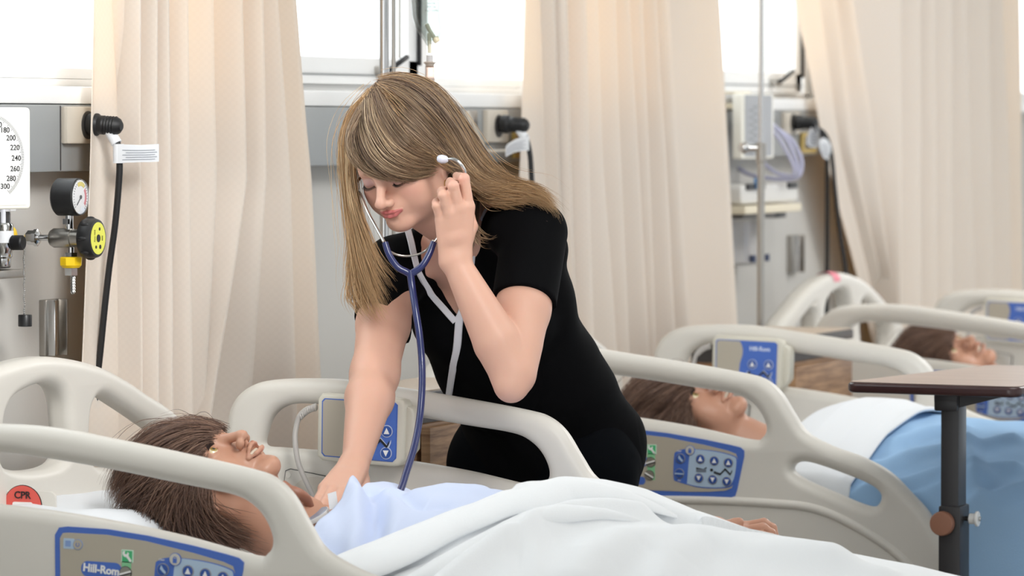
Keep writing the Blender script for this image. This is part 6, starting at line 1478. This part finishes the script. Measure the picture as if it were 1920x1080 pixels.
def drape(name, H, e0, e1, ymap, mtl, label, cat, group=None, nu=170, nv=150, th=.004):
    """cloth over the height surface H between x edges e0(y), e1(y); ymap gives (y, extra drop) for v"""
    u = np.linspace(0, 1, nu); v = np.linspace(-1, 1, nv); U, Vv = np.meshgrid(u, v, indexing='ij'); Yy, Dr = ymap(Vv); Xx = e0(Yy) + U * (e1(Yy) - e0(Yy)); Zz = H(Xx, Yy) - Dr
    W = np.stack([Xx, Yy, Zz], -1).reshape(-1, 3); idx = np.arange(nu * nv).reshape(nu, nv); Fq = np.stack([idx[:-1, :-1], idx[1:, :-1], idx[1:, 1:], idx[:-1, 1:]], -1).reshape(-1, 4)
    o = mesh_obj(name, W, Fq, [mtl], None, label=label, cat=cat, group=group); s = o.modifiers.new('cloth', 'SOLIDIFY'); s.thickness = th; s.offset = -1; return o
# near bed
TOPB = [(.6, .89), (.80, .900), (.95, .904), (1.03, .917), (1.085, .910), (1.14, .896), (1.21, .868), (1.295, .848), (1.372, .840), (1.448, .830), (1.523, .819), (1.6, .805), (1.8, .79), (1.98, .83), (2.05, .84), (2.2, .76)]
def HB0(x, y): a = np.abs(y) / .44; return interp(x, TOPB) - np.where(y > 0, .30, .150) * np.clip(a, 0, 1.4) ** np.where(y > 0, 1.9, 1.75)
TOPG = [(.55, .80), (.60, .845), (.65, .893), (.69, .914), (.72, .916), (.76, .902), (.80, .898), (.86, .908), (.90, .905), (.95, .896), (1.05, .895), (1.3, .84)]
def HG0(x, y): a = np.abs(y) / .34; return interp(x, TOPG) - .115 * np.clip(a, 0, 1.4) ** 1.9
tr_ = lambda H, pts: [castH(lambda x, y: H(x, y) + .010, *p) for p in pts]
edge = tr_(HB0, [(560, 1100), (620, 1062), (700, 1030), (800, 988), (880, 955), (960, 922), (1020, 900), (1062, 893)])
valley = tr_(HB0, [(640, 1100), (700, 1072), (800, 1032), (900, 985), (960, 962), (1020, 948), (1090, 941), (1150, 944), (1220, 956), (1300, 978)])
ridge2 = tr_(HB0, [(820, 1100), (880, 1050), (940, 1010), (1000, 975), (1060, 958), (1130, 955), (1200, 965)])
valley2 = tr_(HB0, [(740, 1100), (800, 1060), (880, 1025), (950, 990), (1010, 958), (1040, 950)])
ridge3 = tr_(HB0, [(1090, 1080), (1120, 1040), (1180, 1010), (1300, 1000), (1420, 1015), (1560, 1045)])
ridge4 = tr_(HB0, [(1240, 1085), (1260, 1040), (1330, 1020), (1500, 1045), (1650, 1070)])
def HB(x, y):
    h = HB0(x, y); d, s = polydist(x, y, valley); sd = d * s; h = h + .020 / (1 + np.exp(-np.clip(sd / .004, -30, 30))) * np.exp(-np.clip(d / .16, 0, 9) ** 2) - .014 * np.exp(-(d / .009) ** 2)
    d, s = polydist(x, y, edge); h = h + .006 * np.exp(-((d - .02) / .018) ** 2)
    d, _ = polydist(x, y, ridge2); h = h + .024 * np.exp(-(d / .024) ** 2)
    d, _ = polydist(x, y, valley2); h = h - .010 * np.exp(-(d / .012) ** 2)
    for r_, a_, w_ in ((ridge3, .020, .035), (ridge4, .015, .03)): d, _ = polydist(x, y, r_); h = h + a_ * np.exp(-(d / w_) ** 2)
    return h + .004 * nz(x, y, 5, 1.3) + .0015 * nz(x, y, 14, 4.0)
ey = np.array([p[1] for p in edge]); exx = np.array([p[0] for p in edge]); o_ = np.argsort(ey)
def e0(y): return np.interp(y, ey[o_], exx[o_])
def ym(v): y = np.clip(v * .50, -.44, .47); return y, np.clip(np.abs(v) * .50 - .44, 0, 1) * 2.6
blk = drape('blanket', HB, e0, lambda y: np.full_like(y, 2.2), ym, M_BLANK, 'white blanket with a rolled diagonal hem covering the near manikin', 'blanket', nu=360, nv=300, th=.006)
def roll(name, par, H, pts, wd, ht, mtl, lift=.002):
    C = np.array([castH(lambda x, y: H(x, y) + .008, *p) for p in pts]); C = np.array(catmull([(a, b, 0) for a, b in C], 8))[:, :2]; n = len(C); Tn = np.gradient(C, axis=0); Tn /= np.linalg.norm(Tn, axis=1, keepdims=True); Nn = np.stack([-Tn[:, 1], Tn[:, 0]], 1)
    s = np.linspace(0, 1, n); env = np.clip(np.minimum(s * 7, (1 - s) * 3.2), .04, 1) ** .6; W = []; K = 20
    for i in range(n):
        wob = 1 + .10 * math.sin(i * .21) + .04 * math.sin(i * .5)
        for k in range(K):
            a = 2 * PI * k / K; p = C[i] + Nn[i] * math.cos(a) * wd * env[i] * wob; W.append((p[0], p[1], float(H(np.array([p[0]]), np.array([p[1]]))[0]) + lift + ht * env[i] * math.sin(a) * (1 if math.sin(a) > 0 else .4)))
    idx = np.arange(n * K).reshape(n, K); Fq = np.stack([idx[:-1, :], np.roll(idx, -1, 1)[:-1, :], np.roll(idx, -1, 1)[1:, :], idx[1:, :]], -1).reshape(-1, 4)
    return mesh_obj(name, W, Fq, [mtl], par)
HR = lambda x, y: HB0(x, y) + .009 + .003 * nz(x, y, 5, 1.3)
roll('rolled_hem', blk, HR, [(585, 1092), (660, 1062), (750, 1030), (850, 986), (930, 952), (1000, 930), (1062, 917), (1130, 920), (1200, 936), (1270, 962)], .034, .017, M_BLANK)
roll('blanket_fold', blk, HR, [(740, 1095), (820, 1058), (890, 1020), (950, 990), (1005, 968), (1070, 958), (1140, 960), (1210, 972)], .016, .013, M_BLANK)
# gown
gr1 = tr_(HG0, [(662, 900), (672, 940), (668, 990), (650, 1040)]); gv1 = tr_(HG0, [(690, 900), (700, 935), (706, 975), (700, 1030), (690, 1055)]); gr2 = tr_(HG0, [(735, 915), (740, 960), (730, 1010)])
gr3 = tr_(HG0, [(600, 990), (640, 960), (680, 930)]); gv2 = tr_(HG0, [(590, 985), (610, 1010), (640, 1040), (680, 1065)]); gr4 = tr_(HG0, [(780, 915), (850, 905), (900, 910)]); gv3 = tr_(HG0, [(745, 920), (790, 935), (830, 930)])
def HG(x, y):
    h = HG0(x, y)
    for r_, a_, w_ in ((gr1, .018, .020), (gv1, -.016, .014), (gr2, .012, .02), (gr3, .009, .02), (gv2, -.012, .012), (gr4, .009, .02), (gv3, -.012, .014)): d, _ = polydist(x, y, r_); h = h + a_ * np.exp(-(d / w_) ** 2)
    return h + .004 * nz(x, y, 9, 2.2) + .0012 * nz(x, y, 22, 7)
col_ = tr_(HG0, [(560, 1060), (560, 1025), (580, 985), (612, 962), (640, 935), (655, 905), (668, 896)]); cy_ = np.array([p[1] for p in col_]); cx2 = np.array([p[0] for p in col_]); o2 = np.argsort(cy_)
def eg(y): return np.interp(y, cy_[o2], cx2[o2])
def ymg(v): y = np.clip(v * .40, -.34, .34); return y, np.clip(np.abs(v) * .40 - .34, 0, 1) * 2.0
drape('hospital_gown', HG, eg, lambda y: np.full_like(y, 1.12), ymg, M_GOWN, 'pale blue gown on the near manikin\'s chest', 'gown', nu=150, nv=150, th=.003)
# woman's hand tab (white tie of the gown)
b = MB(); a0, a1, a2, a3 = [atz(*q) for q in ((614, 926, 6.40), (630, 921, 6.40), (634, 950, 6.395), (618, 956, 6.395))]; b.add([a0, a1, a2, a3] + [p + FWD * .002 for p in (a0, a1, a2, a3)], [(0, 1, 2, 3), (7, 6, 5, 4), (0, 4, 5, 1), (1, 5, 6, 2), (2, 6, 7, 3), (3, 7, 4, 0)], M_PAPER, False)
b.obj('gown_tab', None, 'small white tab standing at the gown collar below the woman\'s hand', 'tab')
# middle and far bed: blue blanket with white sheet folded over
def bed_cover(yc, dx, dz, lb, ls, seed):
    TB = [(.70, .83), (.76, .868), (.80, .893), (.86, .908), (.92, .908), (.97, .893), (1.05, .885), (1.17, .878), (1.35, .865), (1.5, .85), (1.7, .81), (1.95, .82), (2.05, .84), (2.2, .76)]
    def H0(x, y): a = np.abs(y - yc) / .44; return interp(x - dx, TB) + dz - .115 * np.clip(a, 0, 1.4) ** 2.0
    R1 = [[(1690, 830), (1800, 800), (1930, 790)], [(1640, 880), (1760, 850), (1900, 830)], [(1620, 925), (1750, 900), (1900, 880)], [(1800, 1000), (1850, 940), (1920, 920)], [(1820, 1080), (1850, 1010), (1930, 960)], [(1660, 960), (1740, 930), (1850, 900)], [(1870, 1080), (1890, 1030), (1940, 1000)]]
    sh = lambda P: [(p[0] + dx, p[1] + yc - 2.0) for p in P]
    def H2(x, y, d2):
        return interp(x - dx, TB) + dz
    H0_2 = lambda x, y: interp(x, TB) - .115 * np.clip(np.abs(y - 2.0) / .44, 0, 1.4) ** 2
    RR = [sh([castH(H0_2, *p, 6.8, 9.5) for p in r_]) for r_ in R1]
    def H(x, y):
        h = H0(x, y)
        for r_ in RR: d, _ = polydist(x, y, r_); h = h + .016 * np.exp(-(d / .018) ** 2)
        return h + .007 * nz(x, y, 6, seed) + .006 * nz(x + y * .8, y * .35 - x * .35, 13, seed + 3)
    def ymb(v): t_ = v * .80; y = np.clip(t_, -.425, .425); ov = np.abs(t_) - .425; return yc + y + np.sign(v) * .022 * np.tanh(np.clip(ov, 0, 1) * 12), np.clip(ov, 0, 1) * 1.0
    drape('blanket', H, lambda y: np.full_like(y, .83 + dx), lambda y: np.full_like(y, 2.2), ymb, M_BLUEB, lb, 'blanket', nu=200, nv=220, th=.006)
    # sheet fold lies on top of the blanket, edge running diagonally
    E1 = sh([castH(H0_2, *p, 6.8, 9.5) for p in ((1745, 781), (1700, 800), (1665, 826), (1640, 860), (1620, 890), (1592, 925))]); yy1 = np.array([p[1] for p in E1]); xx1 = np.array([p[0] for p in E1]); o1 = np.argsort(yy1)
    e1 = lambda y: np.interp(y, yy1[o1], xx1[o1])
    H3 = lambda x, y: H0(x, y) + .012 + .004 * nz(x, y, 8, seed + 9) + .005 * np.exp(-((e1(y) - x - .012) / .012) ** 2) - .05 * np.exp(-np.clip((x - dx - .735) / .03, 0, 9))
    drape('sheet', H3, lambda y: np.full_like(y, .735 + dx), e1, ymb, M_SHEET, ls, 'sheet', nu=90, nv=170, th=.005)
bed_cover(2.0, 0, 0, 'light blue blanket on the middle bed, rumpled behind the black table column', 'white sheet folded over the blue blanket of the middle bed', 2.0)
bed_cover(4.0, .13, -.02, 'light blue blanket on the farthest bed', 'white sheet folded over the blanket of the farthest bed', 5.0)
# ================================================================ bring the place to real size, floor at zero
KS = 1.17
for o in list(COL.objects):
    if o.parent is None:
        o.location = ((o.location.x) * KS, (o.location.y) * KS, (o.location.z - ZF) * KS)
        if o.type not in ('CAMERA', 'LIGHT'): o.scale = [v * KS for v in o.scale]
        if o.type == 'LIGHT': o.data.energy *= KS * KS; o.data.size *= KS; o.data.size_y *= KS
cam_data.dof.focus_distance *= KS; cam_data.dof.aperture_fstop /= KS
